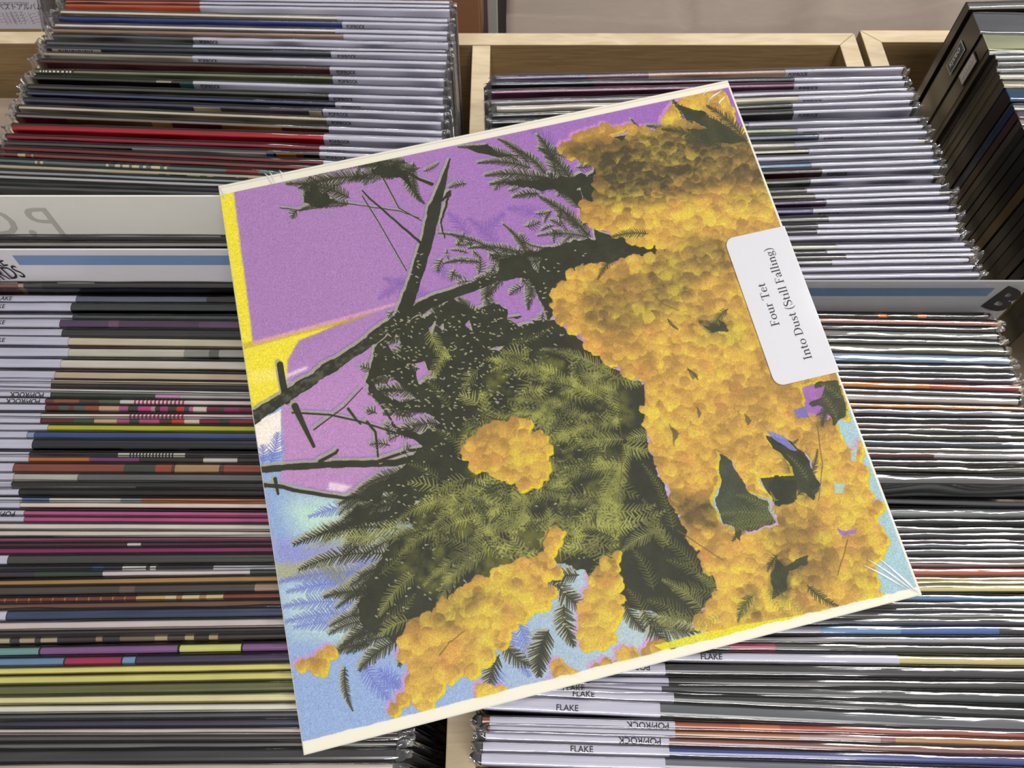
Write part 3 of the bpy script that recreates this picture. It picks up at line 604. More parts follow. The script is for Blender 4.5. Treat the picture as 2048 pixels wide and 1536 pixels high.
LU = [  # left bin, rear half: desc, y@x=100, y@x=850, colour(s), extras
 ('rearmost orange', -9, 1, (196, 92, 62), dict(slip=(398, 905), X1=-.052)),
 ('second orange', -1, 9, (204, 98, 66), dict(slip=(398, 905), text=[(410, 'POP/ROCK\n(41750)', 'front', .0030)], t=.0025)),
 ('third orange', 6, 17, (198, 92, 60), dict(slip=(398, 905), t=.0025)),
 ('cream topped', 19, 36, (222, 216, 196), dict(slip=(672, 908), front=(120, 112, 90), t=.0032)),
 ('royal blue', 32, 46, (52, 64, 130), dict(slip=(682, 914), text=[(690, 'POP/ROCK\n(12560)', 'front', .0030)])),
 ('white edged', 46, 61, (226, 220, 212), dict(slip=(668, 908), t=.003, front=(120, 100, 90))),
 ('tan speckled', 56, 71, (156, 126, 110), dict(slip=(685, 920), t=.003)),
 ('dull grey', 67, 84, (96, 98, 96), dict(slip=(384, 908), text=[(396, 'POP/ROCK\n(41407)', 'front', .0030)], crinkle=.0008)),
 ('slate grey', 82, 99, (98, 104, 108), dict(slip=(384, 906), t=.003)),
 ('charcoal stickered', 91, 106, [(0, (60, 66, 76))], dict(slip=(660, 902), text=[(672, 'POP/ROCK\n(32292)', 'front', .0030)], sticker=1)),
 ('grey beige', 104, 122, (172, 164, 148), dict(slip=(383, 915), text=[(394, 'POP/ROCK\n(40322)', 'front', .0030)])),
 ('dark brown', 119, 138, (86, 50, 48), dict(slip=(657, 904), text=[(670, 'POP/ROCK\n(38638)', 'front', .0030)])),
 ('sage green', 139, 156, [(0, (128, 136, 104)), (78, (225, 222, 205)), (81, (40, 40, 40)), (84, (225, 222, 205)), (87, (40, 40, 40)), (89, (225, 222, 205)), (93, (40, 40, 40)), (96, (225, 222, 205)), (101, (40, 40, 40)), (104, (225, 222, 205)), (109, (40, 40, 40)), (112, (225, 222, 205)), (117, (40, 40, 40)), (121, (225, 222, 205)), (126, (40, 40, 40)), (130, (225, 222, 205)), (134, (40, 40, 40)), (137, (225, 222, 205)), (141, (40, 40, 40)), (146, (128, 136, 104))],
    dict(slip=(663, 909), text=[(674, 'POP/ROCK\n(38131)', 'front', .0030)], front=(96, 104, 78))),
 ('black teal', 153, 175, [(0, (62, 60, 50)), (310, (170, 160, 140)), (340, (62, 60, 50))], dict(slip=(384, 918), front=[(0, (22, 20, 20)), (356, (60, 110, 118)), (384, (30, 30, 30))], text=[(398, 'POP/ROCK\n(36184)', 'front', .0030)])),
 ('olive grey', 171, 193, (84, 86, 76), dict(slip=(655, 903), front=(60, 58, 50), text=[(664, 'POP/ROCK\n(38622)', 'front', .0030)])),
 ('dusty blue', 184, 210, (74, 82, 116), dict(slip=(668, 918), front=(34, 36, 50), text=[(680, 'POP/ROCK', 'front', .0030)])),
 ('plum grey', 198, 224, (74, 72, 86), dict(slip=(643, 896), front=[(0, (66, 66, 90)), (384, (200, 186, 160)), (438, (90, 80, 90)), (615, (210, 190, 170)), (640, (66, 66, 90))], text=[(654, 'POP/ROCK\n(36933)', 'front', .0030)])),
 ('wide cream', 213, 242, (204, 194, 172), dict(slip=(650, 905), front=(140, 130, 112), text=[(660, 'POP/ROCK\n(36168)', 'front', .0030)])),
 ('ash grey', 230, 260, (124, 120, 116), dict(slip=(655, 908), front=[(0, (84, 30, 40)), (130, (96, 72, 40)), (300, (150, 110, 60)), (340, (90, 30, 36)), (440, (160, 110, 50)), (560, (80, 40, 30))])),
 ('bright red', 249, 273, (176, 34, 48), dict(slip=(646, 905), text=[(657, 'POP/ROCK\n(24889)', 'front', .0030)], t=.005)),
 ('crimson', 272, 299, (150, 38, 54), dict(slip=(637, 900), text=[(651, 'POP/ROCK', 'front', .0030)])),
 ('black picture', 285, 311, (84, 84, 84), dict(slip=(637, 900), front=[(0, (84, 34, 40)), (250, (30, 30, 30)), (262, (200, 196, 190)), (530, (60, 110, 170)), (545, (30, 28, 28)), (550, (200, 140, 60)), (590, (150, 60, 40)), (605, (40, 26, 22))], text=[(650, 'POP/ROCK', 'front', .0030)])),
 ('maroon', 296, 330, (124, 54, 54), dict(slip=(645, 900))),
 ('speckled maroon', 308, 342, [(0, (130, 70, 66)), (33, (190, 180, 140)), (48, (130, 70, 66)), (60, (170, 150, 120)), (64, (130, 70, 66))], dict(slip=(650, 900))),
 ('teal grey', 321, 354, [(0, (102, 118, 116)), (68, (206, 200, 165)), (72, (102, 118, 116)), (78, (206, 200, 165)), (84, (102, 118, 116)), (210, (206, 200, 165)), (215, (102, 118, 116)), (228, (206, 200, 165)), (238, (102, 118, 116)), (243, (206, 200, 165)), (256, (102, 118, 116)), (262, (206, 200, 165)), (276, (102, 118, 116)), (284, (206, 200, 165)), (290, (102, 118, 116)), (300, (206, 200, 165)), (318, (102, 118, 116)), (326, (206, 200, 165)), (332, (102, 118, 116)), (450, (150, 50, 50)), (515, (102, 118, 116))]),
 ('beige', 332, 364, (186, 174, 150), dict(front=[(0, (180, 168, 144)), (315, (60, 80, 40)), (330, (180, 168, 144)), (338, (50, 72, 36)), (372, (180, 168, 144)), (398, (50, 72, 36)), (412, (180, 168, 144)), (425, (46, 66, 34)), (470, (180, 168, 144)), (476, (50, 72, 36)), (495, (180, 168, 144))])),
 ('light blue', 344, 374, (150, 158, 164), dict(front=(176, 166, 150))),
 ('pale silver', 353, 382, (184, 182, 186), dict(front=(120, 116, 110))),
 ('black green', 365, 388, (52, 56, 50), {}),
 ('scratched charcoal', 373, 396, (84, 82, 86), dict(crinkle=.0006)),
]
LL = [ # left bin, front half: y@x=0, y@x=500
 ('slate blue', 590, 592, [(0, (98, 108, 124)), (415, (64, 56, 54))], dict(slip=(-80, 155), front=(34, 34, 38), text=[(-6, 'FLAKE', 'top', .0040)], line=1)),
 ('deep black', 605, 607, (66, 68, 66), dict(slip=(-80, 145), front=(18, 18, 20), text=[(-20, 'FLAKE', 'top', .0040)])),
 ('green black', 629, 631, (78, 84, 80), dict(slip=(-80, 147), front=(16, 16, 18))),
 ('purple', 637, 641, [(0, (92, 72, 100)), (220, (120, 88, 112)), (240, (88, 66, 92)), (400, (106, 80, 108))], dict(slip=(-80, 123), text=[(-20, 'FLAKE', 'top', .0040)])),
 ('glossy black', 657, 660, (60, 62, 58), dict(slip=(-80, 127), front=(18, 18, 20))),
 ('ivory', 672, 678, (206, 198, 172), dict(slip=(-80, 140), front=(160, 120, 100), text=[(-20, 'FLAKE', 'top', .0040)])),
 ('pale green', 695, 698, [(0, (200, 196, 180)), (370, (150, 150, 140)), (420, (100, 104, 100)), (440, (170, 168, 160))], dict(slip=(-80, 140))),
 ('warm white', 717, 722, (212, 206, 194), dict(slip=(-80, 125))),
 ('tan', 741, 747, (196, 180, 154), dict(slip=(-80, 113), front=(110, 62, 56))),
 ('black and cream', 758, 764, (206, 192, 160), dict(slip=(-80, 105), front=(44, 34, 44), t=.0022)),
 ('inky black', 764, 771, (52, 44, 52), dict(slip=(-80, 105), t=.0028)),
 ('white and green', 775, 783, (214, 210, 204), dict(slip=(-80, 104), t=.0022)),
 ('forest green', 783, 790, [(0, (56, 70, 56)), (313, (196, 140, 180)), (363, (180, 174, 170))], dict(slip=(-80, 104), text=[(92, 'POP/ROCK', 'top_back', .0042)], t=.0026)),
 ('flowered barcode', 796, 801, [(0, (120, 56, 50)), (110, (150, 84, 56)), (160, (84, 60, 48)), (200, (90, 96, 72)), (242, (208, 200, 196))] + [c for k in range(13) for c in ((270+8*k, (170, 50, 100)), (274+8*k, (220, 205, 205)))], dict(slip=(-80, 93), text=[(84, 'POP/ROCK', 'top_back', .0042)], t=.0028)),
 ('flowered patchwork', 808, 813, [(0, (110, 44, 44)), (120, (80, 92, 80)), (140, (110, 56, 46)), (150, (82, 96, 84)), (172, (150, 80, 50)), (200, (196, 160, 130)), (240, (170, 90, 130)), (258, (60, 66, 56)), (278, (190, 70, 130)), (304, (180, 150, 160)), (312, (60, 60, 54)), (322, (160, 70, 120)), (338, (70, 64, 56)), (355, (200, 60, 50)), (370, (70, 70, 80)), (380, (200, 90, 140)), (388, (210, 200, 190)), (415, (120, 30, 60)), (440, (70, 70, 60)), (450, (150, 40, 90)), (480, (120, 30, 60))], dict(slip=(-80, 93), t=.0032)),
 ('cream barcode', 826, 828, [(0, (216, 208, 194))] + [c for k in range(14) for c in ((260+8*k, (170, 50, 100)), (264+8*k, (220, 205, 205)))], dict(slip=(-80, 83), front=(120, 60, 66), t=.003)),
 ('lower patchwork', 835, 837, [(0, (96, 50, 52)), (150, (70, 84, 70)), (190, (200, 170, 140)), (235, (170, 80, 120)), (260, (60, 66, 56)), (280, (180, 80, 120)), (320, (90, 50, 50)), (345, (190, 60, 50)), (370, (210, 190, 180)), (400, (120, 30, 60)), (440, (60, 60, 54)), (460, (130, 40, 60))], dict(slip=(-80, 83), t=.003)),
 ('lime yellow', 848, 851, (184, 186, 36), dict(slip=(-80, 98))),
 ('navy blue', 862, 865, [(0, (150, 160, 190)), (70, (58, 80, 132))], dict(slip=(-80, 57))),
 ('matt black', 878, 880, (46, 46, 48), dict(slip=(-80, 68), t=.0052)),
 ('black barcode', 904, 906, [(0, (46, 44, 44)), (237, (216, 212, 200))] + [c for k in range(14) for c in ((260+6.5*k, (30, 30, 30)), (263+6.5*k, (216, 212, 200)))] + [(352, (216, 212, 200)), (371, (46, 44, 44))], dict(slip=(-80, 60), t=.0024)),
 ('orange streaked', 911, 914, [(0, (190, 110, 60)), (180, (120, 70, 110)), (280, (56, 52, 50)), (408, (200, 196, 188)), (476, (56, 52, 50))], dict(slip=(-80, 60), t=.003)),
 ('rust red', 926, 928, [(0, (144, 76, 58)), (250, (70, 72, 64)), (313, (160, 78, 56)), (345, (90, 60, 40)), (352, (176, 140, 96)), (440, (90, 60, 40)), (450, (156, 76, 54))], dict(slip=(-80, 30))),
 ('glitter silver', 946, 948, [(0, (186, 180, 170)), (157, (104, 104, 102))], dict(slip=(-80, 30))),
 ('black striped', 963, 966, (48, 46, 44), dict(slip=(-80, 25), t=.0028)),
 ('white striped', 972, 974, [(0, (216, 214, 206)), (272, (44, 42, 40))], dict(slip=(-80, 25), t=.0011)),
 ('dense black', 977, 979, (40, 38, 36), dict(slip=(-80, 40), t=.0032)),
 ('white orange', 995, 997, [(0, (214, 212, 210)), (45, (90, 120, 170)), (100, (216, 212, 206)), (242, (150, 156, 168)), (283, (196, 110, 66))], dict(slip=(-80, 42), t=.0022)),
 ('ivory pink', 1003, 1005, (222, 210, 196), dict(slip=(-80, 42), front=(150, 110, 122), t=.003)),
 ('magenta pink', 1021, 1024, (186, 84, 136), dict(slip=(-80, 50), text=[(34, 'POP/ROCK', 'top_back', .0042)], t=.0026)),
 ('deep pink', 1033, 1035, (180, 78, 130), dict(slip=(-80, 50), t=.0026)),
 ('chalk white', 1046, 1048, (216, 208, 200), dict(t=.0034)),
 ('bone white', 1061, 1062, (214, 206, 196), dict(t=.003)),
 ('dusky maroon', 1076, 1074, (132, 68, 96), dict(front=(70, 30, 50), t=.0022)),
 ('lettered plum', 1086, 1083, [(0, (82, 40, 58)), (255, (206, 200, 196)), (282, (78, 40, 56))], dict(t=.0022)),
 ('wine red', 1096, 1093, (136, 38, 90), dict(front=(70, 14, 40))),
 ('soft black', 1110, 1107, (72, 72, 68), dict(slip=(-80, 18), t=.0048)),
 ('dark patched', 1133, 1130, [(0, (52, 50, 60)), (185, (50, 80, 140)), (207, (54, 50, 56)), (245, (214, 212, 206)), (292, (60, 50, 50)), (300, (214, 212, 206)), (312, (56, 48, 52)), (427, (206, 208, 212))], dict(t=.0022)),
 ('green and white', 1142, 1137, [(0, (60, 54, 66)), (70, (56, 76, 60)), (206, (214, 204, 208)), (500, (70, 74, 70))], dict(t=.003)),
 ('bronze brown', 1161, 1152, (172, 132, 76), dict(front=(90, 60, 40), t=.003)),
 ('smoky brown', 1173, 1166, [(0, (80, 72, 64)), (240, (110, 92, 84)), (270, (76, 68, 62)), (510, (170, 140, 120))], dict(t=.0044)),
 ('gilded red', 1196, 1187, [(0, (124, 60, 44))] + [c for k in range(11) for c in ((8+24*k, (170, 120, 70)), (11+24*k, (122, 58, 44)))] + [(272, (196, 164, 100)), (330, (206, 190, 150)), (352, (160, 110, 60)), (364, (210, 190, 140)), (398, (170, 130, 70)), (412, (206, 186, 130)), (446, (124, 58, 44))], dict(t=.0026)),
 ('cocoa brown', 1207, 1200, (112, 78, 62), dict(t=.0032)),
 ('denim blue', 1221, 1214, (58, 70, 100), dict(slip=(-80, 15), front=(26, 30, 44), t=.0048, crinkle=.0008)),
 ('blush white', 1244, 1237, (210, 198, 194), dict(t=.0042)),
 ('marbled black', 1264, 1256, (60, 58, 56), dict(t=.0024)),
 ('marbled cream', 1274, 1265, [(0, (180, 168, 140)), (20, (70, 60, 50)), (40, (180, 160, 130)), (70, (70, 56, 50)), (82, (176, 160, 130)), (115, (60, 50, 46)), (192, (150, 130, 100)), (205, (56, 48, 44)), (240, (120, 104, 80)), (310, (180, 160, 120)), (335, (80, 66, 50)), (370, (180, 160, 120)), (388, (60, 50, 44)), (418, (176, 150, 110)), (436, (56, 48, 44))], dict(t=.003)),
 ('purple and teal', 1295, 1286, [(0, (116, 158, 156)), (78, (30, 26, 34)), (82, (134, 90, 140)), (355, (30, 26, 30)), (360, (210, 210, 120)), (482, (30, 26, 30)), (486, (130, 88, 138))], dict(t=.0038)),
 ('sky and crimson', 1316, 1308, [(0, (110, 142, 180)), (128, (26, 24, 30)), (131, (170, 44, 86)), (243, (26, 24, 30)), (246, (120, 156, 190)), (271, (26, 24, 30)), (274, (64, 50, 84))], dict(t=.0040)),
 ('pastel yellow', 1336, 1327, (222, 214, 120), dict(front=(90, 50, 50))),
 ('lemon yellow', 1352, 1344, (214, 208, 118), dict(front=(120, 116, 60), t=.004)),
 ('olive green', 1372, 1363, (106, 110, 66), dict(t=.0048)),
 ('straw yellow', 1392, 1386, (224, 216, 160), dict(t=.004)),
 ('bright white', 1411, 1407, (226, 222, 208), dict(t=.0036)),
 ('gunmetal', 1430, 1424, (88, 88, 92), dict(t=.0024)),
 ('ink navy', 1441, 1438, (62, 60, 78), dict(t=.0032)),
 ('rosy grey', 1457, 1456, (208, 194, 188), dict(t=.0028)),
 ('shadow grey', 1470, 1469, (84, 80, 78), dict(t=.0028)),
 ('thin lined black', 1488, 1484, (110, 108, 104), dict(front=(40, 40, 40), t=.0024)),
 ('scuffed black', 1500, 1497, (66, 66, 66), dict(t=.0058, crinkle=.0008)),
 ('nearest pale', 1528, 1527, (190, 184, 170), dict(t=.0035)),
 ('last black', 1552, 1551, (50, 50, 50), {}),
]
RU = [ # middle bin, rear half: y@x=1000, y@x=1810
 ('pink and lilac', 152, 133, [(0, (112, 102, 140)), (1180, (150, 112, 130)), (1300, (206, 172, 154))], dict(slip=(1573, 1806), text=[(1580, 'POP/ROCK', 'front', .0030)])),
 ('steel blue', 164, 151, (74, 84, 108), dict(slip=(1590, 1820), front=[(0, (30, 28, 30)), (1190, (90, 24, 40))])),
 ('raspberry', 180, 161, (150, 74, 124), dict(slip=(1590, 1822), front=(84, 44, 66), text=[(1600, 'POP/ROCK', 'front', .0030)])),
 ('dim grey', 200, 175, (120, 116, 118), dict(slip=(1470, 1822), t=.003)),
 ('cream striped', 210, 183, (214, 208, 190), dict(slip=(1600, 1836), text=[(1608, 'POP/ROCK', 'front', .0030)], crinkle=.0008, t=.0042)),
 ('pewter', 226, 199, (86, 88, 86), dict(slip=(1588, 1822))),
 ('lustrous black', 240, 213, (62, 62, 60), dict(slip=(1590, 1826), text=[(1600, 'POP/ROCK', 'front', .0030)])),
 ('lilac slipped', 258, 236, (150, 150, 160), dict(slip=(1500, 1836), crinkle=.0007)),
 ('celadon', 272, 250, (176, 184, 158), dict(slip=(1597, 1846), text=[(1608, 'POP/ROCK', 'front', .0030)])),
 ('stormy blue', 288, 262, (92, 102, 122), dict(slip=(1640, 1876), text=[(1650, 'POP/ROCK', 'front', .0030)])),
 ('parchment', 302, 278, (208, 204, 194), dict(slip=(1592, 1838), crinkle=.0008)),
 ('eggshell', 317, 291, (206, 200, 180), dict(slip=(1620, 1876), front=(40, 40, 38))),
 ('plain lilac', 331, 304, (150, 152, 168), dict(slip=(1500, 1868))),
 ('sky blue', 346, 319, (124, 154, 188), dict(slip=(1625, 1868))),
 ('black burgundy', 358, 332, (84, 80, 74), dict(slip=(1646, 1892), front=(90, 40, 46), text=[(1656, 'POP/ROCK', 'front', .0030)])),
 ('dull green', 378, 351, (96, 104, 96), dict(slip=(1623, 1868), crinkle=.0009)),
 ('grey black', 396, 370, (70, 74, 70), dict(slip=(1615, 1892))),
 ('dotted cream', 405, 383, (150, 144, 124), dict(slip=(1632, 1880), front=(50, 48, 44))),
 ('plum red', 418, 394, (98, 72, 106), dict(slip=(1654, 1912))),
 ('violet', 432, 412, (110, 98, 150), dict(slip=(1627, 1898), text=[(1638, 'POP/ROCK', 'front', .0030)])),
 ('tinsel grey', 448, 429, (132, 130, 128), dict(slip=(1658, 1916), crinkle=.0009)),
 ('satin black', 459, 444, (56, 56, 58), dict(slip=(1636, 1936))),
 ('coal black', 470, 455, (48, 50, 54), dict(slip=(1634, 1914))),
 ('pale lilac', 483, 467, (168, 166, 186), dict(slip=(1500, 1946))),
 ('creamy beige', 500, 486, (206, 200, 180), dict(slip=(1672, 1950))),
 ('jet black', 512, 498, (46, 46, 44), dict(slip=(1654, 1940))),
 ('umber', 520, 507, (84, 72, 68), dict(slip=(1692, 1966))),
 ('frosty silver', 530, 517, (168, 172, 170), dict(slip=(1664, 1962), front=(110, 110, 112))),
 ('cool lilac', 543, 531, (160, 158, 176), dict(slip=(1500, 1970))),
 ('foremost lilac', 556, 546, (156, 154, 172), dict(slip=(1500, 1962))),
]
RL = [ # middle bin, front half: y@x=1750, y@x=2048
 ('orange tabbed', 626, 629, [(0, (66, 64, 60)), (1757, (216, 140, 76)), (1774, (66, 64, 60)), (1836, (216, 140, 76)), (1853, (66, 64, 60))], dict(t=.003)),
 ('rose brown', 637, 643, (178, 126, 108), dict(crinkle=.0005, t=.003)),
 ('wet black', 650, 655, (80, 80, 78), dict(t=.003)),
 ('crumpled silver', 661, 667, (140, 136, 132), dict(crinkle=.0012)),
 ('shaded silver', 676, 682, (110, 108, 104), dict(t=.003)),
 ('dark khaki', 688, 693, (98, 94, 76), dict(crinkle=.0008)),
 ('ice blue', 706, 713, (128, 150, 172), dict(crinkle=.0007, front=(70, 76, 84))),
 ('ridged charcoal', 726, 731, (84, 84, 84), dict(t=.0034)),
 ('glassy charcoal', 738, 743, (66, 66, 66), {}),
 ('aubergine', 751, 757, (94, 86, 98), dict(t=.003)),
 ('orange to red', 763, 771, [(0, (206, 134, 64)), (1860, (180, 96, 66)), (1940, (160, 70, 66))], dict(t=.0034)),
 ('bluish grey', 777, 785, (108, 108, 112), dict(t=.003)),
 ('warm grey', 787, 796, (184, 176, 172), dict(t=.004)),
 ('amber', 806, 813, [(0, (222, 150, 66))], dict(t=.0026, front=(120, 60, 50))),
 ('tinfoil grey', 817, 823, (140, 140, 150), dict(t=.0028, crinkle=.0009)),
 ('flat black', 832, 836, (50, 50, 54), dict(t=.003)),
 ('taupe', 845, 849, (138, 118, 110), dict(t=.0026)),
 ('faded black', 855, 858, (80, 78, 74), dict(t=.0028)),
 ('patchy black', 866, 870, (92, 90, 78), dict(t=.0028, crinkle=.0009)),
 ('blue black', 879, 884, (80, 90, 100), dict(t=.003)),
 ('stone grey', 893, 898, (166, 160, 150), dict(t=.0028)),
 ('half burgundy', 903, 907, [(0, (96, 56, 56)), (1868, (176, 166, 172))], dict(t=.003)),
 ('brown black', 918, 922, (64, 56, 52), dict(t=.003)),
 ('mottled cream', 932, 936, (130, 126, 108), dict(t=.0028, crinkle=.001)),
 ('tall smoky', 949, 951, (112, 112, 112), dict(t=.004, dz=.026, crinkle=.0014, front=(150, 150, 150))),
 ('storm grey', 996, 1003, (96, 96, 98), dict(t=.0026)),
 ('rumpled silver', 1015, 1017, (120, 124, 126), dict(t=.0052, crinkle=.0014)),
 ('pitch black', 1037, 1038, (44, 44, 46), dict(t=.003)),
 ('speckled silver', 1052, 1054, (104, 102, 98), dict(t=.0032, crinkle=.001)),
 ('hollow black', 1066, 1066, (50, 46, 48), dict(t=.0026)),
 ('thin plum', 1079, 1080, (110, 92, 98), dict(t=.0022)),
 ('blue edged black', 1088, 1088, (90, 92, 104), dict(t=.0022)),
 ('graphite', 1099, 1099, (92, 92, 92), dict(t=.0026)),
 ('rosy silver', 1114, 1115, (176, 170, 168), dict(t=.0026)),
 ('mauve brown', 1124, 1125, (140, 110, 104), dict(t=.0022)),
 ('brick red', 1135, 1136, (180, 96, 72), dict(t=.0042)),
 ('sand yellow', 1154, 1155, (208, 190, 120), dict(t=.0028)),
 ('pale khaki', 1163, 1163, (196, 186, 130), dict(t=.0022)),
 ('buttermilk', 1172, 1172, (214, 202, 136), dict(t=.0026)),
 ('ocean blue', 1189, 1192, [(0, (90, 130, 170))], dict(t=.0028)),
 ('lead grey', 1203, 1204, (100, 98, 98), dict(t=.003)),
 ('iron grey', 1214, 1216, (84, 84, 88), dict(t=.003)),
 ('silver grey', 1225, 1227, (160, 158, 150), dict(t=.003)),
 ('sooty blue', 1237, 1238, (76, 80, 90), dict(t=.003)),
 ('cornflower blue', 1251, 1252, [(0, (150, 146, 160)), (1640, (104, 140, 186)), (1800, (74, 104, 168)), (1996, (60, 58, 62))], dict(t=.0042)),
 ('misty grey', 1274, 1275, (158, 154, 158), dict(t=.0028)),
 ('black pink patch', 1288, 1292, [(0, (70, 64, 66)), (1460, (170, 70, 96)), (1550, (72, 70, 68))], dict(t=.0038, gloss=1)),
 ('gold ended', 1310, 1314, (204, 190, 130), dict(slip=(955, 1797), t=.004, text=[(1400, 'FLAKE', 'top', .0040)])),
 ('sparkling black', 1332, 1336, (56, 56, 56), dict(slip=(955, 1330), t=.0052, text=[(1300, 'POP/ROCK', 'top_back', .0042)])),
 ('black bare', 1360, 1363, (66, 66, 62), dict(slip=(955, 1337), t=.0036, text=[(1135, 'FLAKE', 'top', .0040)])),
 ('scratched black', 1379, 1386, (78, 80, 82), dict(slip=(955, 1323), t=.0046, crinkle=.0007, text=[(1125, 'FLAKE', 'top', .0040)])),
 ('smooth black', 1402, 1415, (54, 56, 58), dict(slip=(955, 1348), t=.0047, text=[(1145, 'FLAKE', 'top', .0040)])),
 ('barred grey', 1424, 1437, (104, 108, 112), dict(slip=(948, 1320), t=.0063, crinkle=.0006, text=[(1112, 'FLAKE', 'top', .0040)])),
 ('burnt orange', 1454, 1462, [(0, (170, 84, 50)), (1480, (196, 110, 60)), (1560, (170, 70, 46)), (1760, (160, 84, 70))], dict(slip=(980, 1350), t=.0036, text=[(1338, 'POP/ROCK', 'top_back', .0042)])),
 ('copper tan', 1470, 1478, [(0, (176, 120, 74)), (1600, (170, 140, 136)), (1760, (130, 70, 74)), (1790, (176, 130, 80))], dict(slip=(980, 1350), t=.0034)),
 ('chestnut', 1488, 1498, (132, 78, 68), dict(slip=(960, 1338), t=.0036, text=[(1322, 'POP/ROCK', 'top_back', .0042)])),
 ('cobalt blue', 1505, 1513, (62, 74, 140), dict(slip=(960, 1338), t=.0040, text=[(1140, 'FLAKE', 'top', .0040)])),
 ('endmost lilac', 1529, 1538, (120, 120, 130), dict(slip=(950, 1330), t=.005)),
]
SIL = (150, 150, 148)
FR = [ # right rack: y@x=1925, y@x=2048, corner column
 ('foil topped', 5, 3, (140, 138, 134), dict(c=1932, front=(120, 98, 78), t=.007)),
 ('dark boxed', 25, 28, (112, 114, 120), dict(c=1921, front=(54, 42, 38), t=.024, logo=1)),
 ('pale olive boxed', 62, 66, (196, 198, 160), dict(c=1960, front=(46, 40, 36), t=.022, logo=2)),
 ('bright foil', 101, 100, (190, 190, 186), dict(c=1976, front=(120, 108, 90), t=.004)),
 ('doubled foil', 110, 108, (176, 176, 176), dict(c=1990, front=(128, 116, 98), t=.004)),
 ('dim foil', 122, 121, (140, 136, 132), dict(c=1994, front=(80, 70, 62), t=.004)),
 ('grey foil', 134, 133, (150, 146, 150), dict(c=1988, front=(110, 100, 84), t=.0045)),
 ('silvered cream', 147, 146, (206, 200, 178), dict(c=1976, front=(134, 122, 104), t=.005)),
 ('tawny cream', 160, 160, (186, 180, 150), dict(c=1976, front=(128, 118, 100), t=.007)),
 ('peacock blue', 178, 176, (30, 84, 124), dict(c=1992, front=(56, 34, 44), t=.012)),
 ('azure sided', 208, 208, (176, 176, 180), dict(c=1988, front=(24, 66, 124), t=.006)),
 ('plum sided', 222, 222, (110, 96, 104), dict(c=1992, front=(96, 58, 62), t=.008)),
 ('crackled foil', 236, 236, (176, 170, 160), dict(c=2000, front=(110, 96, 84), t=.008)),
 ('bluish foil', 252, 252, (160, 170, 180), dict(c=2012, front=(40, 36, 36), t=.006)),
 ('glinting foil', 268, 268, (150, 156, 160), dict(c=2014, front=(60, 56, 54), t=.007)),
 ('wide black', 286, 286, (60, 60, 60), dict(c=2030, front=(26, 26, 26), t=.010)),
 ('dark wrapped', 310, 310, (120, 116, 108), dict(c=2036, front=(30, 28, 28), t=.008)),
 ('ochre', 326, 326, (170, 120, 60), dict(c=2042, front=(150, 112, 58), t=.009)),
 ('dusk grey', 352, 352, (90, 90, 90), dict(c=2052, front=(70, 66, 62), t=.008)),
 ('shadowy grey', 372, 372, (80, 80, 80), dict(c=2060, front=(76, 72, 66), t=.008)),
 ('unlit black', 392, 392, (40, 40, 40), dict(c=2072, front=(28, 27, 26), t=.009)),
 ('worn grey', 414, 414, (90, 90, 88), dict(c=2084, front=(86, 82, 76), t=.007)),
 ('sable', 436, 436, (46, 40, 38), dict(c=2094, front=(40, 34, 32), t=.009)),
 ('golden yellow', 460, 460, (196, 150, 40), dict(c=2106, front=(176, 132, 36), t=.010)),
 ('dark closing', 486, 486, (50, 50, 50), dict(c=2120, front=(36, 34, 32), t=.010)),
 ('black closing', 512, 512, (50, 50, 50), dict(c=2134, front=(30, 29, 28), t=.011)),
]
build_bin(LU, dict(xl=100, xr=850, X0=-.366, X1=-.052, Z=0., tmax=.0026, fill=.6, jit=.0012, lean=lambda v, s: -8+6*s, bag=(.009, .006), where='left bin rear', first='nothing', last='the divider card', group='bagged records in the rear half of the left bin'))
build_bin(LL, dict(xl=0, xr=500, X0=-.368, X1=-.056, Z=-.008, tmax=.0052, fill=.84, jit=.001, lean=lambda v, s: min(4.5, v*.22), bag=(.008, .008), crinkle=.00022, where='left bin front', first='the divider card', last='the frame edge', group='bagged records in the front half of the left bin'))
build_bin(RU, dict(xl=1000, xr=1810, X0=-.0125, X1=.300, Z=0., tmax=.0028, fill=.62, jit=.0028, lean=lambda v, s: -6+4*s, bag=(.006, .006), crinkle=.0005, shine=1, where='middle bin rear', first='bare wood', last='the letter divider', group='bagged records in the rear half of the middle bin'))
build_bin(RL, dict(xl=1750, xr=2048, X0=-.0135, X1=.3055, Z=-.008, tmax=.0060, fill=.84, jit=.0018, lean=lambda v, s: min(4.5, v*.22), bag=(.006, .006), crinkle=.00045, shine=2, where='middle bin front', first='the letter divider', last='the frame edge', group='bagged records in the front half of the middle bin'))
for r in FR:
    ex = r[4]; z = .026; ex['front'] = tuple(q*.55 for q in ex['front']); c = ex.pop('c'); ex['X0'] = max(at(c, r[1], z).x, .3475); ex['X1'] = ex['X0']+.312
build_bin(FR, dict(xl=1925, xr=2048, X0=.347, X1=.66, Z=.026, tmax=.03, fill=.85, lean=lambda v, s: -1.0, bag=(-.0004, .004), shine=1, crinkle=.0006, where='right rack', first='nothing', last='the next one', group='bagged records in the right rack'))

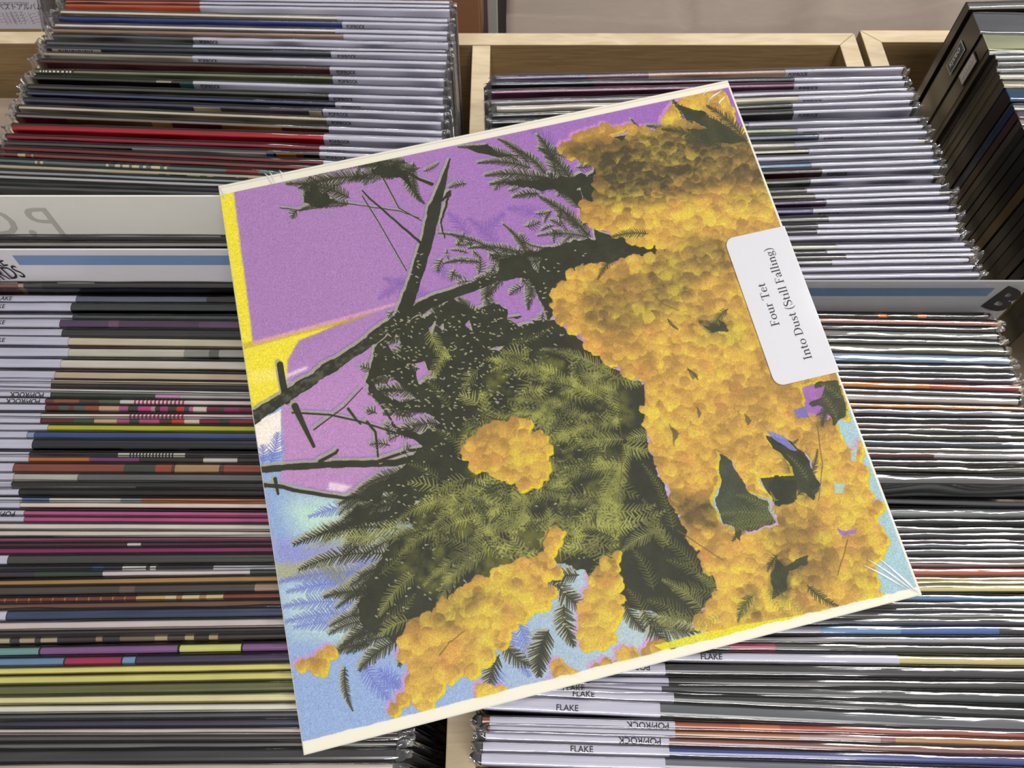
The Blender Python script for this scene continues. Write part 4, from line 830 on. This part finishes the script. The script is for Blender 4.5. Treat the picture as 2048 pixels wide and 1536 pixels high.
# logo plates on the two box sets, price sticker on the charcoal record
for k, root in ((1, BIN['bagged records in the right rack'][1]), (2, BIN['bagged records in the right rack'][2])):
    cover = [c for c in root.children if c.name.startswith('cover')][0]
    xs = [v.co.x for v in cover.data.vertices]; x = min(xs)
    inkc, ground, line = ((30, 28, 28), (196, 186, 180), (46, 42, 42)) if k == 2 else ((214, 214, 214), (46, 52, 56), (170, 174, 178))
    zc = H_S-.030 if k == 1 else H_S-.024; hh, ww = .0104, .0048
    def plate(name, a, b, off, col, parent):
        v, f = box_vf(x-off, x-off+.0002, -b, b, zc-a, zc+a); return mesh_obj(name, v, f, print_mat(col, .4, .04, .1), parent=parent)
    pl = plate('logo_plate', hh+.0012, ww+.0012, .0008, line, root); plate('logo_ground', hh, ww, .0010, ground, pl)
    put_text('oasis', .0086, frame((x-.0013, .0023, zc), (0, 0, -1), (0, -1, 0)), pl, print_mat(inkc, .5, .02, 0, 'logo_ink'), 'CENTER', .0002)
st_root = [r for r in BIN['bagged records in the rear half of the left bin'] if 'charcoal stickered record' in r['label']][0]
cv = [c for c in st_root.children if c.name.startswith('cover')][0]
ty = min(v.co.y for v in cv.data.vertices)
def rx(px, py=104): p = at(px, py, 0); return p.x-st_root.location.x
v, f = box_vf(rx(97), rx(196), ty-.0009, ty-.0004, H_S-.022, H_S-.0006)
sk = mesh_obj('price_sticker', v, f, print_mat((214, 208, 190), .5, .03, .1), parent=st_root)
for k in range(16):
    xx_ = rx(110)+(rx(176)-rx(110))*k/15
    mesh_obj('barcode_bar', *box_vf(xx_, xx_+(.0006 if k % 3 else .0011), ty-.0011, ty-.00085, H_S-.0032, H_S-.0010), INK, parent=sk)
put_text('TRANSPARENT BLUE', .0042, frame((rx(112), ty-.0012, H_S-.0066), (1, 0, 0), (0, 0, 1)), sk, bold=.00008)

# ------------------------------------------------------------------ divider cards
DIV = print_mat((236, 233, 224), .35, .03, .3, 'white_plastic')
def card(name, label, x0, x1, yl, Z, depth, mat, t=.0011, group=None):
    p = at(400 if x1 < 0 else 1750, yl, Z)
    r = thing(name, label, 'divider', ((x0+x1)/2, p.y, Z-depth), group)
    W = x1-x0
    bevel(mesh_obj('sheet', *box_vf(-W/2, W/2, -t/2, t/2, 0, depth), mat, parent=r), .0004)
    return r
d1 = card('divider_card', 'white plastic divider card with mirrored grey P,G lettering in left bin', -.405, -.05, 391, .055, .372, DIV)
me = text_mesh('P,G', .036, 'LEFT'); gh = bpy.data.objects.new('lettering', me.copy()); gh.data.materials.clear(); gh.data.materials.append(print_mat((190, 188, 180), .45, .03, .2, 'ghost_ink')); COL.objects.link(gh); gh.parent = d1
gh.matrix_local = frame((at(122, 455, .03).x-d1.location.x, -.0008, .372-.0345), (1, 0, 0), (0, 0, 1)) @ Matrix.Diagonal((-1, 1, 1, 1)) @ Matrix.Shear('XZ', 4, (0, 0))
d2 = card('divider_card', 'white divider card with blue stripe and thin black FLAKE RECORDS lettering', -.405, -.05, 498, .030, .347, print_mat((224, 221, 226), .4, .03, .3, 'white_card'))
Z0 = d2.location.z
def cz(py, Yp):                                   # height on a vertical plane seen at photo row
    v = (py-768)/FPX; z = Yp/(S_-v*C_); return CAMH-z*(C_+v*S_), z
def cx_(px, py, Yp): return (px-1024)/FPX*cz(py, Yp)[1]
Y2 = d2.location.y
za, zb = cz(509, Y2)[0], cz(528, Y2)[0]
xa, xb = cx_(25, 509, Y2)-d2.location.x, cx_(40, 528, Y2)-d2.location.x; xr = .354/2
mesh_obj('blue_stripe', [(xa, -.0008, za-Z0), (xb, -.0008, zb-Z0), (xr, -.0008, zb-Z0), (xr, -.0008, za-Z0)], [(0, 1, 2, 3)], print_mat((122, 150, 190), .4, .05, .3, 'blue_print'), parent=d2)
sh = Matrix(((1, -.18, 0, 0), (0, 1, 0, 0), (0, 0, 1, 0), (0, 0, 0, 1)))
put_text('FLAKE', .0125, frame((cx_(19, 530, Y2)-d2.location.x, -.0008, cz(529, Y2)[0]-Z0), (1, 0, 0), (0, 0, 1)) @ sh @ Matrix.Diagonal((.6, 1.1, 1, 1)), d2, align='RIGHT', bold=.00008)
put_text('RECORDS', .0145, frame((cx_(56, 553, Y2)-d2.location.x, -.0008, cz(552, Y2)[0]-Z0), (1, 0, 0), (0, 0, 1)) @ sh @ Matrix.Diagonal((.62, 1.2, 1, 1)), d2, align='RIGHT', bold=.00006)
# the bagged record that stands between the two cards, and the dark one in front of them
def lone(desc, label, py, Z, x0, x1, segs, front, t=.003, **k):
    d = dict(xl=100, xr=500, yl=py, yr=py+1, Z=Z, X0=x0, X1=x1, t=t, lean=0, segs=segs, front=front, label=label, group='single records between the left divider cards', bag=(.006, .006), crinkle=.0003); d.update(k)
    return make_record(d)
lone('', 'black record directly in front of the P,G divider card', 471, .020, -.368, -.056, [(0, (34, 30, 34))], [(0, (26, 24, 28))])
lone('', 'grey bagged record just behind the blue striped divider card', 484, .020, -.368, -.056, [(0, (150, 142, 136))], [(0, (104, 98, 102)), (180, (88, 88, 92))], t=.0025)
lone('', 'brown and black record just in front of the blue striped divider card', 565, -.002, -.368, -.056, [(0, (134, 98, 84)), (38, (190, 160, 130)), (48, (80, 78, 76)), (85, (60, 56, 54))], [(0, (134, 98, 84)), (38, (190, 160, 130)), (48, (72, 72, 72)), (85, (48, 44, 44))], t=.003)
CLR = film_mat('clear_divider', 1.4, .06, .15, 40., (.5, 3, 1), haze=.30)
d3 = card('divider_card', 'clear plastic letter divider with blue stripe and black letter B, right side', -.012, .318, 561, .0205, .345, CLR, .0012)
Y3 = d3.location.y; Z0 = d3.location.z
za, zb = cz(574, Y3)[0], cz(590, Y3)[0]; xl = -.16
xa, xb = cx_(1990, 574, Y3)-d3.location.x, cx_(1972, 590, Y3)-d3.location.x
mesh_obj('blue_stripe', [(xl, -.0009, za-Z0), (xl, -.0009, zb-Z0), (xb, -.0009, zb-Z0), (xa, -.0009, za-Z0)], [(0, 1, 2, 3)], print_mat((74, 104, 132), .3, .05, .4, 'teal_print'), parent=d3)
put_text('B', .0250, frame((cx_(1962, 607, Y3)-d3.location.x, -.001, cz(607, Y3)[0]-Z0), (1, 0, 0), (0, 0, 1)) @ Matrix(((1, .55, 0, 0), (0, 1, 0, 0), (0, 0, 1, 0), (0, 0, 0, 1))), d3, bold=.0011)

# ------------------------------------------------------------------ record with the Japanese strip behind the far left rim
jl = math.radians(42)
jp = thing('record_sleeve', 'bagged record with a grey-white Japanese text strip, top left corner', 'record', (-.612, .600, -.135), 'bagged records behind the racks')
jp.location = (-.612, .652, -.105); jp.rotation_euler = (-jl, 0, 0)
JM = Matrix.Translation(jp.location) @ Matrix.Rotation(-jl, 4, 'X'); JI = JM.inverted()
def jloc(px, py):
    d = Vector(((px-1024)/FPX, S_-(py-768)/FPX*C_, -(C_+(py-768)/FPX*S_))); o_ = JI @ Vector((0, 0, CAMH)); e_ = JI.to_3x3() @ d
    s_ = (-.0027-o_.y)/e_.y; return o_+e_*s_
zb = jloc(40, 58).z; xr_ = jloc(80, 40).x
jp_x = xr_-.3125
v, f = box_vf(jp_x, xr_, -.002, .002, 0, .31); bevel(mesh_obj('cover', v, f, print_mat((150, 120, 60), .4, .1, .3), parent=jp), .0008)
v, f = box_vf(jp_x-.0004, xr_+.0004, -.0027, .0027, zb, zb+.11); js = mesh_obj('text_strip', v, f, print_mat((196, 190, 198), .5, .03, .1, 'strip_paper'), parent=jp)
def jt(body, px, py, size, mat=INK):
    q = jloc(px, py); put_text(body, size, frame((q.x, -.0031, q.z), (1, 0, 0), (0, 0, 1)), js, mat)
jt('SCIENCE FICTION', -2, 10, .0036, print_mat((120, 114, 122), .5, .02, 0, 'grey_ink'))
jt('ベストアルバム！ヨルデ', -4, 19, .0062)
GI = print_mat((140, 134, 140), .5, .02, 0, 'pale_ink')
for k, py in enumerate((31, 37, 43, 48)): jt('ーっトをりプ・レーアをボルに全のーぐ', -8+3*k, py, .0044, GI)
v, f = box_vf(jp_x-.004, xr_+.010, -.0045, .0045, .0, .325); mesh_obj('plastic_bag', v, f, FILM, parent=jp)

# ================================================================== the album on top
PC = [(436, 376), (1462, 163), (1851, 1188), (607, 1511)]
M_ = np.array([[.97718952, -.2336239, -.09931648], [-.22562451, -.92771929, .17695957], [.06804238, .27271856, .36606577]])
ex_ = M_[:, 0]/np.linalg.norm(M_[:, 0]); ez_ = np.cross(ex_, M_[:, 1]); ez_ /= np.linalg.norm(ez_); ey_ = np.cross(ez_, ex_)
def c2w(p): return Vector((p[0], p[2]*S_-p[1]*C_, -(p[2]*C_+p[1]*S_)))
HS = .315
AX, AY, AZ = c2w(ex_), c2w(ey_), c2w(ez_)
if AZ.z < 0: AZ = -AZ
AY = AZ.cross(AX).normalized()
O = c2w(M_[:, 2])+Vector((0, 0, CAMH))                           # bottom-left corner of the front face
alb = thing('album_sleeve', 'shrink-wrapped album with purple sky and yellow mimosa print, lying on top', 'record', (0, 0, 0))
alb.matrix_world = Matrix(((AX.x, AY.x, AZ.x, O.x), (AX.y, AY.y, AZ.y, O.y), (AX.z, AY.z, AZ.z, O.z), (0, 0, 0, 1)))
art = make_cover_art()
img = bpy.data.images.new('flower_print', ART_N, ART_N); buf = np.ones((ART_N, ART_N, 4), np.float32); buf[..., :3] = art[::-1]
img.pixels.foreach_set(buf.ravel()); img.update(); img.pack()
am = bpy.data.materials.new('printed_front'); am.use_nodes = True; n, l = nodes_of(am); b = n['Principled BSDF']
ti = n.new('ShaderNodeTexImage'); ti.image = img; l.new(ti.outputs[0], b.inputs['Base Color']); b.inputs['Roughness'].default_value = .55; b.inputs['Specular IOR Level'].default_value = .3
white = print_mat((234, 232, 224), .5, .02, .1, 'white_board')
T = .0032
nx = 24; v = []; f = []; idx = []
# front face (slightly bowed), back face, four sides with a rounded edge
def hgt(x, y): return .0
ring = [(0, 0), (HS, 0), (HS, HS), (0, HS)]
r = .0005
v = [(x+(r if x == 0 else -r), y+(r if y == 0 else -r), 0) for x, y in ring]+[(x, y, -r) for x, y in ring]+[(x, y, -T) for x, y in ring]
f = [(0, 1, 2, 3), (11, 10, 9, 8)]+[(4+i, 4+(i+1) % 4, (i+1) % 4, i) for i in range(4)]+[(8+i, 8+(i+1) % 4, 4+(i+1) % 4, 4+i) for i in range(4)]
cov = mesh_obj('cover', v, f, [am, white], [0]+[1]*9, alb)
uv = cov.data.uv_layers.new(name='UVMap')
for p in cov.data.polygons:
    for li in p.loop_indices:
        c = cov.data.vertices[cov.data.loops[li].vertex_index].co; uv.data[li].uv = (min(max(c.x/HS, 0), 1), min(max(c.y/HS, 0), 1))
# homography photo pixel -> sleeve metres
A = []
for (x, y), (u, vv) in zip(PC, [(0, HS), (HS, HS), (HS, 0), (0, 0)]):
    A.append([x, y, 1, 0, 0, 0, -u*x, -u*y, -u]); A.append([0, 0, 0, x, y, 1, -vv*x, -vv*y, -vv])
HH = np.linalg.svd(np.array(A))[2][-1].reshape(3, 3)
def loc(px, py): q = HH @ np.array([px, py, 1.]); return q[0]/q[2], q[1]/q[2]
# title sticker that folds round the right edge
a, b2, c2, d_ = loc(1452, 480), loc(1570, 458), loc(1684, 747), loc(1556, 773)
x0 = (a[0]+d_[0])/2; y1 = (a[1]+b2[1])/2; y0 = (c2[1]+d_[1])/2; rr = .0055
pts = []
for cx0, cy0, a0 in ((x0+rr, y0+rr, 180),):
    pts += [(cx0+rr*math.cos(math.radians(a0+t)), cy0+rr*math.sin(math.radians(a0+t))) for t in range(0, 91, 15)]
pts += [(HS+.0002, y0), (HS+.0002, y1)]
pts += [(x0+rr+rr*math.cos(math.radians(90+t)), y1-rr+rr*math.sin(math.radians(90+t))) for t in range(0, 91, 15)]
v, f = prism(pts, .0004, .00065)
n0 = len(v); v += [(HS+.0002, y0, .0004), (HS+.0006, y0, .0002), (HS+.0006, y0, -T), (HS+.0006, y1, -T), (HS+.0006, y1, .0002), (HS+.0002, y1, .0004), (HS+.0002, y0, .00065), (HS+.0002, y1, .00065)]
f += [(n0+6, n0+1, n0+4, n0+7), (n0+1, n0+2, n0+3, n0+4)]
stk = mesh_obj('title_sticker', v, f, print_mat((216, 216, 221), .6, .015, .0, 'sticker_paper'), parent=alb); stk['label'] = 'white rounded sticker with serif title'
# serif lettering drawn as strokes of varying width
def arc(cx, cy, rx, ry, a0, a1, wf, n=14):
    return [(cx+rx*math.cos(math.radians(a0+(a1-a0)*i/n)), cy+ry*math.sin(math.radians(a0+(a1-a0)*i/n)), wf(a0+(a1-a0)*i/n)) for i in range(n+1)]
TK, TN = .125, .042
thick = lambda a: TN+(TK-TN)*abs(math.cos(math.radians(a)))**1.5
def ser(x, y, h=.13, w=TN): return [(x-h, y, w), (x+h, y, w)]
def stem(x, y0, y1): return [(x, y0, TK), (x, y1, TK)]
G_ = {
 'I': (.42, [stem(.2, 0, 1), ser(.2, .02, .17), ser(.2, .98, .17)]),
 'l': (.36, [stem(.17, 0, 1.04), ser(.17, .02, .15), [(.03, 1.0, TN), (.17, 1.04, TN)]]),
 'i': (.36, [stem(.17, 0, .64), ser(.17, .02, .15), [(.03, .61, TN), (.17, .64, TN)], [(.16, .86, .13), (.18, .88, .13)]]),
 'n': (.70, [stem(.16, 0, .64), ser(.16, .02, .14), [(.03, .61, TN), (.16, .64, TN)], [(.16, .46, TN), (.26, .58, .06), (.38, .63, .09), (.48, .57, TK), (.52, .42, TK), (.52, 0, TK)], ser(.52, .02, .14)]),
 'u': (.70, [[(.16, .62, TK), (.16, .2, TK), (.20, .07, .10), (.30, .02, .06), (.42, .06, TN), (.52, .18, TN)], [(.03, .62, TN), (.18, .62, TN)], [(.52, .62, TK), (.52, .03, TK)], [(.39, .62, TN), (.54, .62, TN)], [(.50, .02, TN), (.66, .02, TN)]]),
 'r': (.50, [stem(.16, 0, .64), ser(.16, .02, .15), [(.03, .61, TN), (.16, .64, TN)], [(.16, .44, TN), (.25, .58, .05), (.36, .62, .07)], [(.38, .58, .12), (.40, .56, .12)]]),
 't': (.44, [[(.18, .86, .04), (.18, .7, TK), (.18, .15, TK), (.24, .04, .08), (.33, .02, TN), (.41, .10, .03)], [(.03, .62, TN), (.38, .62, TN)]]),
 'o': (.64, [arc(.31, .31, .23, .31, 0, 360, thick, 26)]),
 'e': (.56, [arc(.30, .31, .22, .31, 15, 320, lambda a: thick(a) if a > 70 else .05, 24), [(.10, .36, TN), (.50, .36, TN)], [(.50, .36, .06), (.51, .40, .07)]]),
 'a': (.58, [[(.42, .44, TK), (.42, .12, TK), (.46, .03, .08), (.55, .05, .03)], [(.10, .46, .12), (.12, .56, .06), (.24, .63, TN), (.36, .58, .10), (.42, .44, TK)], [(.42, .38, TN), (.24, .31, .05), (.11, .20, .10), (.10, .12, .11), (.17, .02, .08), (.30, .04, TN), (.42, .14, TN)]]),
 's': (.48, [[(.38, .46, .03), (.36, .58, TN), (.24, .63, TN), (.12, .58, .08), (.10, .47, .11), (.20, .36, TK), (.32, .27, TK), (.40, .16, .11), (.36, .05, .07), (.24, .0, TN), (.11, .04, TN), (.07, .18, .03)]]),
 'S': (.66, [[(.52, .72, .03), (.50, .90, TN), (.34, 1.0, .05), (.17, .94, .10), (.10, .78, .13), (.17, .63, .14), (.34, .52, .15), (.50, .40, .14), (.57, .24, .13), (.49, .07, .10), (.31, -.01, .05), (.13, .05, TN), (.09, .28, .03)]]),
 'F': (.68, [stem(.2, 0, 1), ser(.2, .02, .17), [(.04, .98, TN), (.60, .98, TN)], [(.60, 1.0, .03), (.61, .78, .05)], [(.2, .52, TN), (.46, .52, TN)], [(.46, .64, .04), (.46, .40, .04)]]),
 'T': (.80, [stem(.39, 0, 1), ser(.39, .02, .18), [(.04, .98, TN), (.74, .98, TN)], [(.04, 1.0, .03), (.03, .76, .05)], [(.74, 1.0, .03), (.75, .76, .05)]]),
 'D': (.90, [stem(.2, 0, 1), [(.04, .02, TN), (.36, .02, TN)], [(.04, .98, TN), (.36, .98, TN)], [(.34, .98, TN), (.56, .93, .07), (.72, .76, .12), (.77, .5, .15), (.72, .24, .12), (.56, .07, .07), (.34, .02, TN)]]),
 '(': (.38, [[(.34, 1.08, .02), (.18, .84, .07), (.11, .40, .10), (.18, -.04, .07), (.34, -.26, .02)]]),
 ')': (.38, [[(.04, 1.08, .02), (.20, .84, .07), (.27, .40, .10), (.20, -.04, .07), (.04, -.26, .02)]]),
 'g': (.58, [arc(.26, .43, .17, .20, 0, 360, lambda a: TN+.06*abs(math.cos(math.radians(a))), 20), [(.38, .56, TN), (.46, .62, .05), (.53, .60, .08)], [(.17, .26, TN), (.10, .17, .05), (.14, .09, .09), (.30, .06, .11), (.44, .04, .10), (.50, -.07, .08), (.44, -.20, .05), (.26, -.26, TN), (.09, -.21, .05), (.06, -.12, .06), (.12, -.01, TN), (.18, .06, TN)]]),
 ' ': (.30, [])}
def smooth(P):
    if len(P) < 4: return P
    Q = []
    for i in range(len(P)-1):
        p0, p1, p2, p3 = P[max(i-1, 0)], P[i], P[i+1], P[min(i+2, len(P)-1)]
        for s in (0, .25, .5, .75): Q.append(tuple(.5*((2*p1[k])+(-p0[k]+p2[k])*s+(2*p0[k]-5*p1[k]+4*p2[k]-p3[k])*s*s+(-p0[k]+3*p1[k]-3*p2[k]+p3[k])*s**3) for k in range(3)))
    return Q+[P[-1]]
def serif_line(text, cap, track=.0):
    V, F, x = [], [], 0.
    for ch in text:
        adv, st = G_[ch]
        for s in st:
            s = smooth(s) if ch not in 'oe' or len(s) < 12 else s; L = len(V)
            for i, (px, py, wd) in enumerate(s):
                q0, q1 = s[max(i-1, 0)], s[min(i+1, len(s)-1)]; dx, dy = q1[0]-q0[0], q1[1]-q0[1]; m = math.hypot(dx, dy)+1e-9
                V += [((x+px-dy/m*wd/2)*cap, (py+dx/m*wd/2)*cap), ((x+px+dy/m*wd/2)*cap, (py-dx/m*wd/2)*cap)]
            F += [(L+2*i, L+2*i+1, L+2*i+3, L+2*i+2) for i in range(len(s)-1)]
        x += adv+track
    return V, F, x*cap
def title(text, p0, p1, cap, nm):
    (ax, ay), (bx, by) = loc(*p0), loc(*p1)
    V, F, W = serif_line(text, 1.); sx = math.hypot(bx-ax, by-ay)/W
    dx, dy = (0, 1); V3 = [(ax - vy*cap, ay+vx*sx, .00075+.000004*(i % 7)) for i, (vx, vy) in enumerate(V)]
    return mesh_obj(nm, V3, F, INK, parent=stk)
title('Four Tet', (1565, 653), (1536, 567), .0047, 'lettering')
title('Into Dust (Still Falling)', (1630, 719), (1556, 496), .0047, 'lettering')
# shrink wrap: film over the front with gathered corners and fine ripples on the right edge
N1 = 190; v = []; f = []
rs = np.random.RandomState(5)
ridges = [((1740, 1118), (1836, 1180), .00055), ((1732, 1130), (1822, 1176), .0005), ((1762, 1116), (1842, 1182), .0005), ((1790, 1140), (1845, 1184), .0004), ((1420, 208), (1448, 184), .0006), ((1428, 200), (1440, 190), .0005), ((1442, 214), (1455, 196), .0005), ((440, 382), (452, 402), .0005), ((530, 352), (548, 374), .0005), ((540, 350), (552, 370), .0004), ((560, 346), (568, 362), .0004), ((1410, 196), (1432, 178), .0005)]
R3 = [(loc(*p), loc(*q), h) for p, q, h in ridges]
for j in range(N1+1):
    for i in range(N1+1):
        x, y = HS*i/N1, HS*j/N1; z = .0003
        if x0-.003 < x and y0-.003 < y < y1+.003: z = .00085
        v.append([x, y, z])
v = np.array(v)
g_ = v[:, 0] > HS-.030
k_ = np.clip((v[:, 0]-(HS-.028))/.028, 0, 1)*np.clip((y0-v[:, 1])/.004, 0, 1)*np.clip((v[:, 1]-.085)/.03, 0, 1)
v[:, 2] += k_*.00032*(1+np.sin(v[:, 1]*1900+3*np.sin(v[:, 1]*230)+v[:, 0]*300))
for j in range(N1):
    for i in range(N1): q = j*(N1+1)+i; f.append((q, q+1, q+N1+2, q+N1+1))
FW = film_mat('shrink_film', .7, .10, .10, 14., (1, 1, 1), haze=.008)
wrap = mesh_obj('shrink_wrap', [tuple(p) for p in v], f, FW, parent=alb, smooth=True)
for (ax, ay), (bx, by), h in R3:                                  # pulled creases of the film: fine raised folds
    n_ = 12; V = []; d = Vector((bx-ax, by-ay)); L = d.length; d.normalize(); nn = Vector((-d.y, d.x))
    for i in range(n_+1):
        t = i/n_; wd = .00055*math.sin(math.pi*(.08+.84*t)); p = Vector((ax, ay))+d*(L*t)+nn*(.0004*math.sin(t*5))
        V += [(p.x+nn.x*wd, p.y+nn.y*wd, .0004), (p.x, p.y, .0004+h), (p.x-nn.x*wd, p.y-nn.y*wd, .0004)]
    F = [q for i in range(n_) for q in ((3*i, 3*i+1, 3*i+4, 3*i+3), (3*i+1, 3*i+2, 3*i+5, 3*i+4))]
    mesh_obj('film_crease', V, F, film_mat('creased_film', 5., .2, .3, 200., (1, 1, 1), haze=.5), parent=wrap, smooth=True)
SC.cycles.transparent_max_bounces = 24
